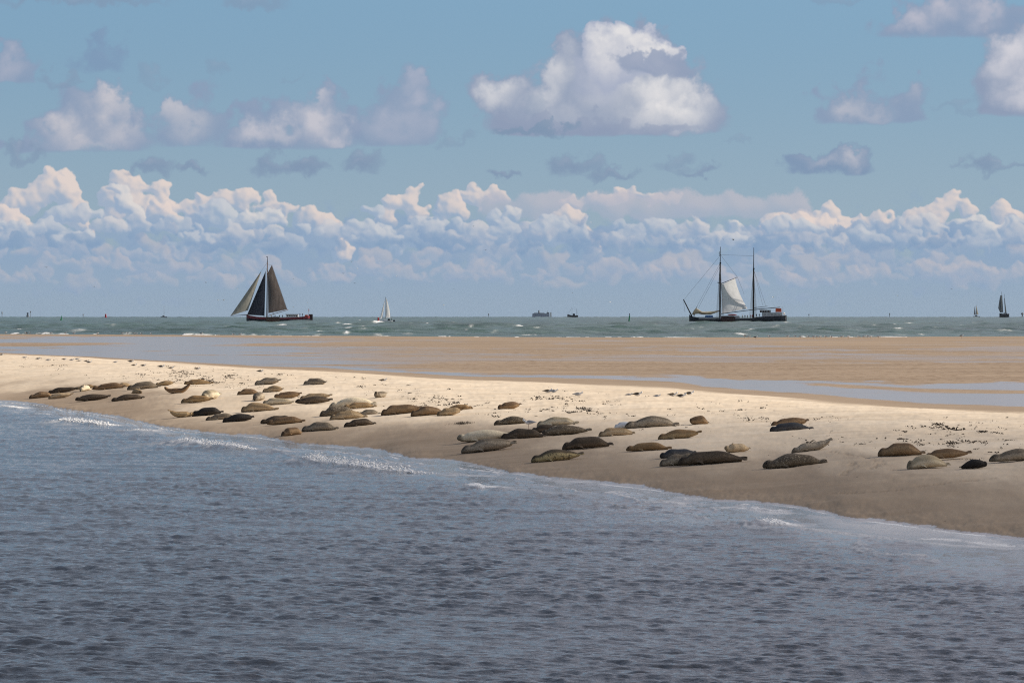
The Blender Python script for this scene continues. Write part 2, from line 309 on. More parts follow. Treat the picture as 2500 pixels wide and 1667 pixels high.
world = bpy.data.worlds.new('World'); SC.world = world
world.use_nodes = True
nt = world.node_tree; nt.nodes.clear()
class NB:
    """small helper to wire shader nodes"""
    def __init__(s, tree): s.t = tree
    def n(s, kind, **kw):
        nd = s.t.nodes.new(kind)
        for k, v in kw.items(): setattr(nd, k, v)
        return nd
    def set(s, sock, v):
        if isinstance(v, bpy.types.NodeSocket): s.t.links.new(v, sock)
        elif v is not None:
            if hasattr(sock.default_value, '__len__') and not hasattr(v, '__len__'): v = (v,) * len(sock.default_value)
            if hasattr(v, '__len__') and hasattr(sock.default_value, '__len__') and len(v) == 3 and len(sock.default_value) == 4: v = tuple(v) + (1.0,)
            sock.default_value = v
    def math(s, op, a, b=None, c=None, clamp=False):
        nd = s.n('ShaderNodeMath', operation=op, use_clamp=clamp)
        for i, v in enumerate((a, b, c)):
            if v is not None: s.set(nd.inputs[i], v)
        return nd.outputs[0]
    def mix(s, f, a, b, blend='MIX'):
        nd = s.n('ShaderNodeMix', data_type='RGBA', blend_type=blend)
        s.set(nd.inputs[0], f); s.set(nd.inputs[6], a); s.set(nd.inputs[7], b)
        return nd.outputs[2]
    def ramp(s, f, lo, hi, a=0.0, b=1.0):
        nd = s.n('ShaderNodeMapRange', interpolation_type='SMOOTHSTEP')
        for i, v in enumerate((f, lo, hi, a, b)): s.set(nd.inputs[i], v)
        return nd.outputs[0]
    def noise(s, vec, scale, detail=4.0, rough=0.5, dist=0.0):
        nd = s.n('ShaderNodeTexNoise')
        s.set(nd.inputs['Vector'], vec); s.set(nd.inputs['Scale'], scale); s.set(nd.inputs['Detail'], detail)
        s.set(nd.inputs['Roughness'], rough); s.set(nd.inputs['Distortion'], dist)
        return nd.outputs[0]
    def scalev(s, vec, sc):
        nd = s.n('ShaderNodeVectorMath', operation='MULTIPLY'); s.set(nd.inputs[0], vec); s.set(nd.inputs[1], sc)
        return nd.outputs[0]

b = NB(nt)
sky = b.n('ShaderNodeTexSky', sky_type='NISHITA', sun_disc=False, sun_elevation=R(SUN_EL), sun_rotation=R(SUN_AZ), altitude=0.0, air_density=1.0, dust_density=0.35, ozone_density=3.0)
tc = b.n('ShaderNodeTexCoord'); sep = b.n('ShaderNodeSeparateXYZ'); b.set(sep.inputs[0], tc.outputs['Generated'])
az = b.math('ARCTAN2', sep.outputs[0], sep.outputs[1]); el = b.math('ARCSINE', sep.outputs[2])
u = b.math('DIVIDE', b.math('SUBTRACT', b.math('MULTIPLY_ADD', az, F, 1250.0), CX0), CX1 - CX0)
v = b.math('DIVIDE', b.math('SUBTRACT', CY1, b.math('MULTIPLY_ADD', el, -F, YH)), CY1 - CY0)
cx = b.n('ShaderNodeCombineXYZ'); b.set(cx.inputs[0], u); b.set(cx.inputs[1], v)
ti = b.n('ShaderNodeTexImage', image=img, extension='CLIP', interpolation='Linear'); b.set(ti.inputs[0], cx.outputs[0])
skycol = b.mix(1.0, sky.outputs[0], (0.090, 0.090, 0.090), 'MULTIPLY')
# the air near the eye-level line, as the photograph shows it, over the Nishita dome
lowsky = b.mix(b.ramp(el, 0.0, 0.10), rad((145, 168, 188)), rad((107, 148, 182)))
lowsky = b.mix(b.ramp(el, 0.090, 0.12), lowsky, b.mix(b.ramp(az, -0.2, 0.2), rad((148, 158, 172)), rad((184, 180, 190))))
lowf = b.math('MULTIPLY', b.ramp(el, 0.35, 0.02), 0.88)
skyc2 = b.mix(lowf, skycol, lowsky)
# looser cloud over the rest of the dome
gen = b.scalev(tc.outputs['Generated'], (1.0, 1.0, 2.6))
cn = b.ramp(b.noise(gen, 3.2, 5.0, 0.58), 0.30, 0.54)
cn = b.math('MULTIPLY', cn, b.ramp(el, 0.092, 0.14)); cn = b.math('MULTIPLY', cn, 0.92)
skyc3 = b.mix(cn, skyc2, b.mix(b.ramp(az, -0.16, 0.16), rad((152, 162, 177)), rad((196, 191, 200))))
final = b.mix(ti.outputs['Alpha'], skyc3, ti.outputs['Color'])
bg = b.n('ShaderNodeBackground'); b.set(bg.inputs[0], final); bg.inputs[1].default_value = 1.0
wo = b.n('ShaderNodeOutputWorld'); nt.links.new(bg.outputs[0], wo.inputs[0])

# ------------------------------------------------------------------ shapes of the coast (photo pixel -> place)
SHORE = [(-900, 935), (-300, 964), (0, 981), (90, 986), (108, 991), (253, 1013), (388, 1040), (444, 1050), (541, 1061), (654, 1067), (690, 1080), (852, 1095), (948, 1103), (986, 1117), (1087, 1127), (1223, 1148), (1238, 1155), (1397, 1173), (1600, 1196), (1662, 1205), (1755, 1221), (1902, 1230), (2026, 1252), (2072, 1269), (2142, 1273), (2316, 1296), (2500, 1316), (2900, 1372), (3500, 1470)]
CREST = [(-900, 838), (-300, 857), (0, 868), (153, 875), (421, 893), (650, 907), (800, 915), (1068, 937), (1297, 946), (1412, 956), (1600, 965), (1753, 974), (1925, 985), (2021, 998), (2212, 1010), (2500, 1021), (2900, 1042), (3500, 1072)]
POOL = [(-900, 848), (-300, 856), (0, 861), (230, 871), (459, 884), (670, 895), (800, 899), (1030, 912), (1144, 919), (1412, 923), (1623, 930), (1753, 946), (2059, 969), (2250, 985), (2500, 993), (2900, 1008), (3500, 1030)]
FAR = [(-900, 812.0), (0, 815.6), (440, 817.5), (800, 819.5), (1250, 822.5), (1700, 823.5), (2100, 822.5), (2500, 821.0), (3500, 819)]
ZCREST, ZFLAT = 1.0, 0.22

def curve(pts, z, smooth=70):
    p = np.array(pts, float)
    uu = (p[:, 0] - 1250) / F; dd = (HC - z) * F / (p[:, 1] - YH)
    gu = np.linspace(uu[0], uu[-1], 4400); gd = 1 / np.interp(gu, uu, 1 / dd)   # one step = one photo pixel
    k = np.hanning(smooth * 2 + 1); k /= k.sum()
    gd = np.convolve(np.pad(gd, smooth, mode='edge'), k, mode='valid')
    return lambda u: np.interp(u, gu, gd)
d_shore = curve(SHORE, 0.0, 130); _shore_fine = curve(SHORE, 0.0, 44)
d_crest = curve(CREST, ZCREST); d_pool = curve(POOL, ZFLAT); d_far = curve(FAR, ZFLAT)

def ground(u, d):
    """height of the sandbank along the bearing u at distance d"""
    u = np.asarray(u, float); d = np.asarray(d, float)
    ds, dc, dp, df = d_shore(u), d_crest(u), d_pool(u), d_far(u)
    t = np.clip((d - ds) / (dc - ds), -2, 1)
    zf = ZCREST * (1 - np.clip(1 - t, 0, 1) ** 1.8)
    zn = np.maximum((d - ds) * 0.055, -0.9)
    z = np.where(d < ds, zn, zf)
    # tongues of the swash line: the slope dips a little where the water reaches further up
    slope = ZCREST * 1.8 / (dc - ds)
    z = z - (_shore_fine(u) - ds) * slope * np.exp(-((d - ds) / 4.0) ** 2) + 0.004 * np.sin(u * d * 2.1 + d * 0.7) * np.exp(-((d - ds) / 3.0) ** 2)
    q = np.clip((d - dc) / np.maximum(dp - dc, 1), 0, 1)
    q = q * q * (3 - 2 * q)
    zb = ZCREST + (ZFLAT - ZCREST) * q
    z = np.where(d > dc, zb, z)
    z = np.where(d > df, np.maximum(ZFLAT - (d - df) * 0.02, -1.5), z)
    return z

def place(px, py):
    """point of the ground seen at photo pixel (px, py)"""
    u = (px - 1250) / F; a = (py - YH) / F
    d = np.linspace(40, 720, 12000)
    f = (HC - ground(np.full_like(d, u), d)) / d - a
    i = np.where((f[:-1] > 0) & (f[1:] <= 0))[0]
    dd = d[i[0]] if len(i) else HC / a
    return Vector((u * dd, dd, float(ground(u, dd))))

def gnormal(p):
    def g(x, y): return float(ground(x / y, y))
    e = 0.5
    return Vector((-(g(p.x + e, p.y) - g(p.x - e, p.y)) / (2 * e), -(g(p.x, p.y + e) - g(p.x, p.y - e)) / (2 * e), 1)).normalized()

def sea_dist(py):
    a = (py - YH) / F
    disc = max(a * a - 4 * HC / RE2, 0.0)
    return (a - math.sqrt(disc)) * RE2 / 2
def sea_z(d): return -(d * d) / RE2

# ------------------------------------------------------------------ helpers for objects
def new_mat(name):
    m = bpy.data.materials.new(name); m.use_nodes = True
    t = m.node_tree; t.nodes.clear(); bb = NB(t)
    o = bb.n('ShaderNodeOutputMaterial'); p = bb.n('ShaderNodeBsdfPrincipled')
    t.links.new(p.outputs[0], o.inputs[0])
    return m, bb, p

def grid_mesh(name, co, nr, nc, mat, kind='structure', attrs=()):
    me = bpy.data.meshes.new(name)
    n = nr * nc
    me.vertices.add(n); me.vertices.foreach_set('co', co.astype(np.float32).ravel())
    i = np.arange(n).reshape(nr, nc)
    f = np.stack([i[:-1, :-1], i[:-1, 1:], i[1:, 1:], i[1:, :-1]], -1).reshape(-1, 4)
    me.loops.add(f.size); me.loops.foreach_set('vertex_index', f.astype(np.int32).ravel())
    me.polygons.add(len(f)); me.polygons.foreach_set('loop_start', np.arange(0, f.size, 4, dtype=np.int32))
    me.polygons.foreach_set('use_smooth', np.ones(len(f), bool))
    me.update(calc_edges=True)
    for an, av in attrs:
        at = me.attributes.new(an, 'FLOAT', 'POINT'); at.data.foreach_set('value', av.astype(np.float32).ravel())
    me.materials.append(mat)
    o = bpy.data.objects.new(name, me); COL.objects.link(o)
    o['kind'] = kind
    return o

class VN:
    """cheap tiling noise sampled at arbitrary points"""
    def __init__(s, seed, beta=1.2, lo=2): s.a = fbm(512, 512, beta, seed, lo=lo)
    def __call__(s, x, y):
        x = np.mod(x, 1.0) * 512; y = np.mod(y, 1.0) * 512
        i = np.floor(x).astype(int); j = np.floor(y).astype(int); fx = x - i; fy = y - j
        i0, i1, j0, j1 = i % 512, (i + 1) % 512, j % 512, (j + 1) % 512
        a = s.a
        return (a[j0, i0] * (1 - fx) + a[j0, i1] * fx) * (1 - fy) + (a[j1, i0] * (1 - fx) + a[j1, i1] * fx) * fy
vn1, vn2, vn3 = VN(31), VN(32, 1.0, 4), VN(33, 1.5)

def segdist(X, Y, pts):
    """distance to a polyline and the place along it 0..1"""
    best = np.full(X.shape, 1e9, np.float32); tt = np.zeros(X.shape, np.float32); side = np.zeros(X.shape, np.float32)
    n = len(pts) - 1
    for i in range(n):
        (ax, ay), (bx, by) = pts[i], pts[i + 1]
        vx, vy = bx - ax, by - ay; L2 = vx * vx + vy * vy
        s = np.clip(((X - ax) * vx + (Y - ay) * vy) / L2, 0, 1)
        dx, dy = X - ax - s * vx, Y - ay - s * vy
        dd = np.sqrt(dx * dx + dy * dy); m = dd < best
        best = np.where(m, dd, best); tt = np.where(m, (i + s) / n, tt); side = np.where(m, np.sign(vx * dy - vy * dx), side)
    return best, tt, side

# ------------------------------------------------------------------ sandbank
def build_sand():
    us = np.concatenate([np.linspace(-0.34, -0.165, 60, endpoint=False), np.linspace(-0.165, 0.165, 860), np.linspace(0.165, 0.34, 61)[1:]])
    a = np.concatenate([np.linspace(0.125, 0.0815, 30, endpoint=False), np.linspace(0.0815, 0.0268, 300, endpoint=False), np.linspace(0.0268, 0.0062, 440, endpoint=False), np.linspace(0.0062, 0.0050, 12)])
    d = HC / a
    U, D = np.meshgrid(us, d)
    Z = ground(U, D)
    X, Y = U * D, D
    ds, dc, dp, df = d_shore(U), d_crest(U), d_pool(U), d_far(U)
    t = (D - ds) / (dc - ds)
    # wind-blown relief of the dry part, a few centimetres
    env = sstep(0.25, 0.7, t) * sstep(1.5, 1.0, t)
    Z = Z + env * 0.03 * vn3(X / 67, Y / 92) + env * 0.008 * vn3(X / 21, Y / 37) + 0.012 * vn3(X / 60, Y / 60)
    Z = Z + 0.016 * vn3(X / 7, Y / 24) * np.exp(-((D - ds) / 4.0) ** 2) + 0.007 * vn3(X / 8, Y / 15) * sstep(0.06, 0.2, t) * sstep(2.0, 1.0, t)
    # footprints crossing the lower sand
    track = np.zeros_like(Z)
    for tr in ([(2020, 1099), (2075, 1108), (2104, 1112), (2150, 1126), (2144, 1135), (2128, 1142), (2196, 1145)], [(2082, 1128), (2088, 1138), (2068, 1150), (2057, 1159)], [(2010, 1205), (2110, 1203), (2190, 1196), (2300, 1180), (2420, 1168)]):
        dd_, tt_, _s = segdist(X, Y, [tuple(place(*q)[:2]) for q in tr])
        track = np.maximum(track, sstep(0.16, 0.03, dd_ + 0.05 * vn2(X / 3, Y / 5)) * (0.35 + 0.65 * (vn1(X / 2.2, Y / 3.1) > 0.0)))
    Z = Z - 0.018 * track
    # wetness: shore fringe, damp lower slope, back slope, film of water and pools on the flat
    n1 = vn3(X / 55, Y / 260); n2 = vn3(X / 420, Y / 420 + 0.3); n3 = vn3(X / 95, Y / 190)
    damp = sstep(0.62, 0.02, t + 0.07 * n1 + 0.03 * n3 + 0.10 * sstep(0.05, -0.15, U))
    back = sstep(0.10, 0.5, (D - dc) / np.maximum(dp - dc, 1) + 0.08 * n3)
    damp = np.maximum(damp, back)
    pxx = 1250 + U * F; pyy = YH + F * (HC - Z) / D
    q = (D - dp) / (df - dp)
    # film of water on the tidal flat: bands along the bank, thick on the left
    film = np.zeros_like(D)
    left = sstep(0.02, -0.09, U + 0.02 * n2) * sstep(-0.01, 0.01, q) * sstep(0.90, 0.80, q + 0.03 * n3)
    film = np.maximum(film, left * sstep(-1.1, 0.2, n2 + 0.5 * n3 + 0.55 * sstep(0.0, -0.13, U) * 2 - 0.9 * sstep(0.35, 0.8, q)))
    strip = sstep(-0.004, 0.003, q + 0.003 * n3) * sstep(0.036, 0.016, q + 0.010 * n3 - 0.012 * np.sin(U * 21 + 0.6))
    film = np.maximum(film, strip * sstep(0.17, 0.10, U) )
    # broad pool at the right, with a bar of sand in it
    pr = sstep(0.035, 0.055, U) * sstep(-0.006, 0.003, q + 0.004 * n3) * sstep(0.085, 0.07, q + 0.014 * n3 - 0.25 * np.clip(U - 0.06, 0, 1))
    bar = sstep(0.075, 0.095, U + 0.01 * n3) * np.exp(-(((q - 0.058 - 0.06 * np.clip(U - 0.07, 0, 1)) / 0.008) ** 2))
    pr = pr * (1 - np.clip(bar * 1.4, 0, 1))
    film = np.maximum(film, pr)
    bands = sstep(0.5, 1.2, n2 + 0.6 * n3 + 0.35 * np.sin(q * 30 + n1)) * sstep(0.06, 0.1, q) * sstep(0.93, 0.8, q)
    film = np.maximum(film, 0.5 * bands)
    midb = np.exp(-((q - 0.30 - 0.05 * np.sin(U * 12)) / 0.05) ** 2) * sstep(-0.02, 0.06, U) * sstep(-0.6, 0.4, n3 + n2)
    film = np.maximum(film, 0.62 * midb)
    # swash: film just above the water's edge
    film = np.maximum(film, sstep(0.034, 0.012, Z))
    grit = sstep(0.02, 0.10, q) * sstep(0.75, 0.3, q) * (1 - film)
    m, bb, p = new_mat('wet_and_dry_sand')
    def at(nm): return bb.n('ShaderNodeAttribute', attribute_name=nm).outputs['Fac']
    A_d, A_f, A_g, A_c = at('damp'), at('film'), at('grit'), at('flat')
    geo = bb.n('ShaderNodeNewGeometry')
    P = geo.outputs['Position']
    s1 = bb.noise(bb.scalev(P, (0.13, 0.75, 1.0)), 1.0, 6, 0.68)            # streaks drawn out by the wind
    s2 = bb.noise(bb.scalev(P, (2.4, 1.2, 2.4)), 1.0, 8, 0.72)
    s3 = bb.noise(bb.scalev(P, (0.035, 0.14, 1.0)), 1.0, 4, 0.55)
    dry = bb.mix(bb.ramp(s1, 0.35, 0.68), (0.60, 0.49, 0.36), (0.72, 0.61, 0.47))
    dry = bb.mix(bb.math('MULTIPLY', bb.ramp(s2, 0.5, 0.75), 0.18), dry, (0.33, 0.255, 0.17))
    wet = bb.mix(bb.ramp(s1, 0.3, 0.7), (0.270, 0.205, 0.145), (0.330, 0.258, 0.188))
    flatc = bb.mix(bb.ramp(s3, 0.3, 0.7), (0.262, 0.198, 0.142), (0.335, 0.255, 0.182))
    gs = bb.noise(bb.scalev(P, (1.6, 0.55, 1.0)), 1.0, 3, 0.7)
    flatc = bb.mix(bb.math('MULTIPLY', bb.ramp(gs, 0.5, 0.62), bb.math('MULTIPLY', A_g, 0.55)), flatc, (0.17, 0.115, 0.075))
    damp_n = bb.math('ADD', A_d, bb.math('MULTIPLY', bb.math('SUBTRACT', s1, 0.5), 0.85), clamp=True)
    c = bb.mix(bb.ramp(damp_n, 0.05, 0.95), dry, wet)
    c = bb.mix(bb.math('MULTIPLY', at('track'), 0.38), c, (0.17, 0.125, 0.085))
    c = bb.mix(A_c, c, flatc)
    filmn = bb.math('ADD', A_f, bb.math('MULTIPLY', bb.math('SUBTRACT', bb.noise(bb.scalev(P, (0.022, 0.30, 1.0)), 1.0, 8, 0.72), 0.5), 2.0))
    film_f = bb.math('MULTIPLY', bb.ramp(filmn, 0.06, 0.85), bb.ramp(A_f, 0.02, 0.25))
    c = bb.mix(bb.math('MULTIPLY', film_f, 0.8), c, (0.25, 0.215, 0.19))
    bb.set(p.inputs['Base Color'], c)
    rough = bb.math('SUBTRACT', 0.95, bb.math('MULTIPLY', film_f, 0.76))
    bb.set(p.inputs['Roughness'], rough)
    bb.set(p.inputs['Specular IOR Level'], bb.math('MULTIPLY_ADD', film_f, 0.40, 0.05))
    bmp = bb.n('ShaderNodeBump'); bmp.inputs['Distance'].default_value = 0.02
    bb.set(bmp.inputs['Strength'], bb.math('MULTIPLY_ADD', film_f, -0.30, 0.33))
    bb.set(bmp.inputs['Height'], bb.math('MULTIPLY_ADD', s1, 0.8, s2)); bb.set(p.inputs['Normal'], bmp.outputs[0])
    flat = sstep(0.5, 1.0, (D - dc) / np.maximum(dp - dc, 1))
    grid_mesh('sandbank', np.stack([X, Y, Z], -1), len(d), len(us), m, attrs=[('track', track), ('damp', damp), ('film', film), ('grit', grit), ('flat', flat)])
build_sand()

# ------------------------------------------------------------------ water
def waves(X, Y, n, lmin, lmax, slope, main, spread, seed, p=0.6):
    """sum of travelling waves with sharpened crests; slope = rms slope"""
    g = np.random.default_rng(seed)
    Z = np.zeros_like(X, dtype=np.float32); X = X.astype(np.float32); Y = Y.astype(np.float32)
    l = np.exp(g.uniform(math.log(lmin), math.log(lmax), n)); th = main + g.normal(0, spread, n)
    k = 2 * np.pi / l; am = (l ** p) * g.uniform(0.5, 1.2, n) / k
    sc = slope / math.sqrt(0.5 * np.sum((am * k) ** 2))
    for i in range(n):
        ph = (k[i] * math.sin(th[i])) * X + (k[i] * math.cos(th[i])) * Y + g.uniform(0, 6.28)
        s = np.sin(ph); Z += (am[i] * sc) * (s + 0.34 * (s * s - 0.5))
    return Z

def wpt(px, py):
    d = HC * F / (py - YH); return ((px - 1250) / F * d, d)
BREAKERS = [   # little waves running in, drawn along their crests: photo pixels, height m, foam
    ([(140, 1027), (200, 1032), (289, 1041)], 0.10, 1.0),
    ([(330, 1049), (375, 1053)], 0.05, 0.8),
    ([(432, 1076), (480, 1085), (560, 1094), (640, 1100)], 0.13, 1.0),
    ([(640, 1100), (720, 1104)], 0.05, 0.5),
    ([(728, 1121), (790, 1133), (880, 1145), (960, 1151), (1050, 1157)], 0.19, 1.0),
    ([(1140, 1186), (1205, 1193)], 0.08, 0.9),
    ([(1205, 1193), (1300, 1202), (1440, 1219)], 0.06, 0.25),
    ([(1870, 1277), (1905, 1287)], 0.14, 0.75),
    ([(1905, 1287), (2000, 1299), (2110, 1312), (2220, 1329), (2310, 1341)], 0.11, 0.32),
    ([(0, 992), (60, 998)], 0.05, 0.7),
    ([(2600, 1380), (2760, 1410)], 0.12, 0.6), ([(-300, 985), (-180, 1003)], 0.10, 0.8),
]
FOAM_LINES = [([(1040, 1158), (1150, 1160), (1250, 1163)], 0.5), ([(1600, 1222), (1660, 1228), (1700, 1238)], 0.55), ([(1690, 1240), (1800, 1238), (1870, 1246), (1920, 1257)], 0.6), ([(2230, 1312), (2330, 1318), (2440, 1330), (2500, 1335)], 0.7), ([(340, 1050), (420, 1060)], 0.4), ([(20, 1003), (120, 1012)], 0.5), ([(600, 1092), (700, 1097)], 0.4), ([(2200, 1322), (2330, 1330), (2500, 1342)], 0.5)]

def water_mat(name, body, rough, bscale, bstr, foamcol=(0.80, 0.80, 0.79), bdist=0.02, shallow=None):
    m, bb, p = new_mat(name)
    A = bb.n('ShaderNodeAttribute', attribute_name='foam').outputs['Fac']
    geo = bb.n('ShaderNodeNewGeometry'); P = geo.outputs['Position']
    fn = bb.noise(bb.scalev(P, (7.0, 2.6, 3.0)), bscale * 0.5, 5, 0.7)
    fm = bb.math('MULTIPLY', A, bb.math('ADD', 0.35, bb.math('MULTIPLY', bb.ramp(fn, 0.34, 0.58), 1.2)), clamp=True)
    col = body
    if shallow is not None:
        S = bb.n('ShaderNodeAttribute', attribute_name='shallow').outputs['Fac']
        big = bb.noise(bb.scalev(P, (0.06, 0.05, 1.0)), 1.0, 3, 0.5)
        col = bb.mix(bb.ramp(big, 0.35, 0.68), body, tuple(0.72 * x for x in body))
        col = bb.mix(S, col, shallow)
    else:
        big = bb.noise(bb.scalev(P, (0.010, 0.004, 1.0)), 1.0, 4, 0.6)
        col = bb.mix(bb.ramp(big, 0.35, 0.68), body, tuple(0.62 * x for x in body))
    bb.set(p.inputs['Base Color'], bb.mix(fm, col, foamcol))
    bb.set(p.inputs['Roughness'], bb.math('MULTIPLY_ADD', fm, 0.7, rough))
    p.inputs['IOR'].default_value = 1.33
    p.inputs['Specular IOR Level'].default_value = 0.5 if shallow is not None else 0.22
    n = bb.noise(bb.scalev(P, (1.0, 1.0, 1.0)), bscale, 5, 0.62)
    bmp = bb.n('ShaderNodeBump'); bb.set(bmp.inputs['Distance'], bdist); bmp.inputs['Strength'].default_value = bstr
    if shallow is not None: bb.set(bmp.inputs['Strength'], bb.math('MULTIPLY_ADD', S, -0.8 * bstr, bstr))
    bb.set(bmp.inputs['Height'], n); bb.set(p.inputs['Normal'], bmp.outputs[0])
    return m

def build_inlet():
    us = np.concatenate([np.linspace(-0.34, -0.162, 70, endpoint=False), np.linspace(-0.162, 0.162, 1150), np.linspace(0.162, 0.34, 71)[1:]])
    a = np.concatenate([np.linspace(0.135, 0.111, 20, endpoint=False), np.linspace(0.111, 0.0245, 880, endpoint=False), np.linspace(0.0245, 0.0188, 24)])
    d = HC / a
    U, D = np.meshgrid(us, d); X, Y = U * D, D
    ds = d_shore(U); off = ds - D                       # metres out from the water's edge along the bearing
    calm = sstep(1.5, 17.0, off + 2.0 * vn1(X / 25, Y / 40)) * 0.97 + 0.03
    gust = np.clip(0.88 + 0.20 * vn3(X / 60, Y / 75) + 0.14 * vn3(X / 17, Y / 23 + 0.4), 0.35, 1.5)
    Z = waves(X, Y, 110, 0.14, 0.52, 0.190, R(197), 0.52, 3, 0.25) * calm * gust
    Z += waves(X, Y, 20, 0.6, 2.6, 0.034, R(203), 0.42, 4) * calm
    fade = sstep(-0.5, 2.5, off)
    Z = Z * (0.12 + 0.88 * fade)
    foam = np.zeros_like(X)
    n3 = vn3(X / 9, Y / 24)
    for pts, h, fo in BREAKERS:
        dist, tt, side = segdist(X, Y, [wpt(*q) for q in pts])
        ends = sstep(0, 0.16, tt) * sstep(1.0, 0.7, tt)
        w = np.where(side > 0, 0.32, 0.9)
        Z += (h * np.clip(0.75 + 0.22 * n3, 0.3, 1.2)) * np.exp(-(dist / w) ** 2) * (0.15 + 0.85 * ends)
        foam = np.maximum(foam, fo * sstep(1.1, 0.15, dist / np.where(side > 0, 0.9, 0.35)) * (0.2 + 0.8 * ends))
        foam = np.maximum(foam, 0.5 * fo * sstep(2.6, 0.2, dist) * sstep(-0.1, 0.9, n3) * ends)
    for pts, fo in FOAM_LINES:
        dist, tt, side = segdist(X, Y, [wpt(*q) for q in pts])
        foam = np.maximum(foam, fo * sstep(0.8, 0.05, dist + 0.22 * n3) * sstep(0, 0.1, tt) * sstep(1, 0.9, tt) * sstep(-0.9, 0.5, n3))
    edge = np.exp(-((off - 0.20 - 0.1 * n3) / 0.16) ** 2) * sstep(-1.6, 0.5, vn3(X / 12, Y / 22)) * 0.95
    foam = np.maximum(foam, edge)
    for o0, wd, st, ph in [(2.6, 0.20, 0.75, 0.1), (5.2, 0.22, 0.55, 0.55), (8.5, 0.25, 0.35, 0.8)]:   # thin lines of spent wavelets
        ln = off - o0 - 0.9 * vn3(X / 20, Y / 60 + ph) - 0.12 * n3
        g_ = sstep(0.1, 0.9, vn3(X / 30 + ph, Y / 90 + ph) + 0.25 * n3)
        foam = np.maximum(foam, st * np.exp(-(ln / wd) ** 2) * g_); Z += 0.03 * np.exp(-(ln / 0.5) ** 2) * g_
    wash = sstep(5.5, 0.6, off + 0.7 * n3) * sstep(-0.05, 0.05, U) * sstep(-0.6, 1.2, vn3(X / 16, Y / 40) + 0.4 * n3) * 0.42
    foam = np.maximum(foam, wash)
    shallow = sstep(15, 1.0, off + 1.5 * n3)
    m = water_mat('inlet_water', (0.066, 0.071, 0.080), 0.05, 8.0, 0.9, bdist=0.03, shallow=(0.19, 0.172, 0.158))
    grid_mesh('water', np.stack([X, Y, Z], -1), len(d), len(us), m, attrs=[('foam', foam), ('shallow', shallow)])
build_inlet()

def build_sea():
    us = np.concatenate([np.linspace(-0.40, -0.165, 90, endpoint=False), np.linspace(-0.165, 0.165, 1400), np.linspace(0.165, 0.40, 91)[1:]])
    dip = math.sqrt(4 * HC / RE2)
    a = np.linspace(0.0082, dip * 1.0005, 250)
    disc = np.maximum(a * a - 4 * HC / RE2, 0)
    d = (a - np.sqrt(disc)) * RE2 / 2
    d = np.concatenate([d, np.linspace(d[-1] + 150, 14500, 30)])
    U, D = np.meshgrid(us, d); X, Y = U * D, D
    df = d_far(U)
    grow = sstep(0, 160, D - df) * 0.9 + 0.1
    Z = waves(X, Y, 60, 4, 26, 0.17, R(200), 0.7, 5, 0.25) * grow
    foam = np.zeros_like(X)
    g = np.random.default_rng(17)
    vis = D < 5200
    caps = [(px, py, g.uniform(0.6, 1)) for px, py in [(840, 796), (912, 791), (1012, 793), (1060, 796), (1080, 797), (1190, 792), (1270, 799), (1290, 799), (1885, 801), (1940, 803), (2220, 791), (690, 797), (365, 801), (45, 806), (55, 807), (560, 794), (580, 796), (640, 796), (2190, 806), (1700, 806), (1850, 798), (860, 805), (900, 812), (1030, 813)]]
    for _ in range(300):
        py = 778 + 44 * g.random() ** 0.8; caps.append((g.uniform(-250, 2750), py, 0.10 + 0.42 * g.random() ** 1.8))
    caps += [(604, 786.5, 0.8), (612, 787, 0.6), (640, 787, 0.4), (700, 787.5, 0.4), (765, 787, 0.7), (780, 787.5, 0.45), (1690, 788.5, 0.6), (1720, 789, 0.4), (1918, 788.5, 0.6), (1935, 789, 0.45), (924, 790, 0.9), (955, 789.5, 0.6)]
    for px, py, st in caps:
        dd = sea_dist(py); uu = (px - 1250) / F
        wx = g.uniform(0.4, 1.5) * (0.5 + st); wy = g.uniform(3, 8)
        i0, i1 = np.searchsorted(us, uu - 3 * wx / dd), np.searchsorted(us, uu + 3 * wx / dd)
        j0, j1 = np.searchsorted(d, dd - 30), np.searchsorted(d, dd + 30)
        if i1 <= i0 or j1 <= j0: continue
        s = (slice(j0, j1), slice(i0, i1))
        e = np.exp(-(((X[s] - uu * dd) / wx) ** 2)) * np.exp(-(((Y[s] - dd - 2 * np.sin(X[s] * 1.7)) / wy) ** 2))
        foam[s] = np.maximum(foam[s], np.clip(e * 1.6 * st, 0, 1)); Z[s] += 0.28 * e * st
    off = D - df
    surf = np.exp(-((off - 9) / 7) ** 2) * sstep(0.25, 0.8, vn2(X / 210, Y / 5000 + 0.17) + 0.35 * vn3(X / 90, Y / 3000)) * sstep(-0.135, -0.03, U)
    surf2 = np.exp(-((off - 34) / 7) ** 2) * sstep(1.0, 1.5, vn1(X / 260, Y / 5000 + 0.6)) * 0.8
    foam = np.maximum(foam, np.maximum(surf, surf2)); Z += 0.22 * (surf + surf2)
    Z = Z + sea_z(D) - 0.02
    m = water_mat('green_sea_water', (0.050, 0.098, 0.072), 0.24, 0.30, 0.8, bdist=0.8)
    grid_mesh('sea', np.stack([X, Y, Z], -1), len(d), len(us), m, attrs=[('foam', foam)])
build_sea()

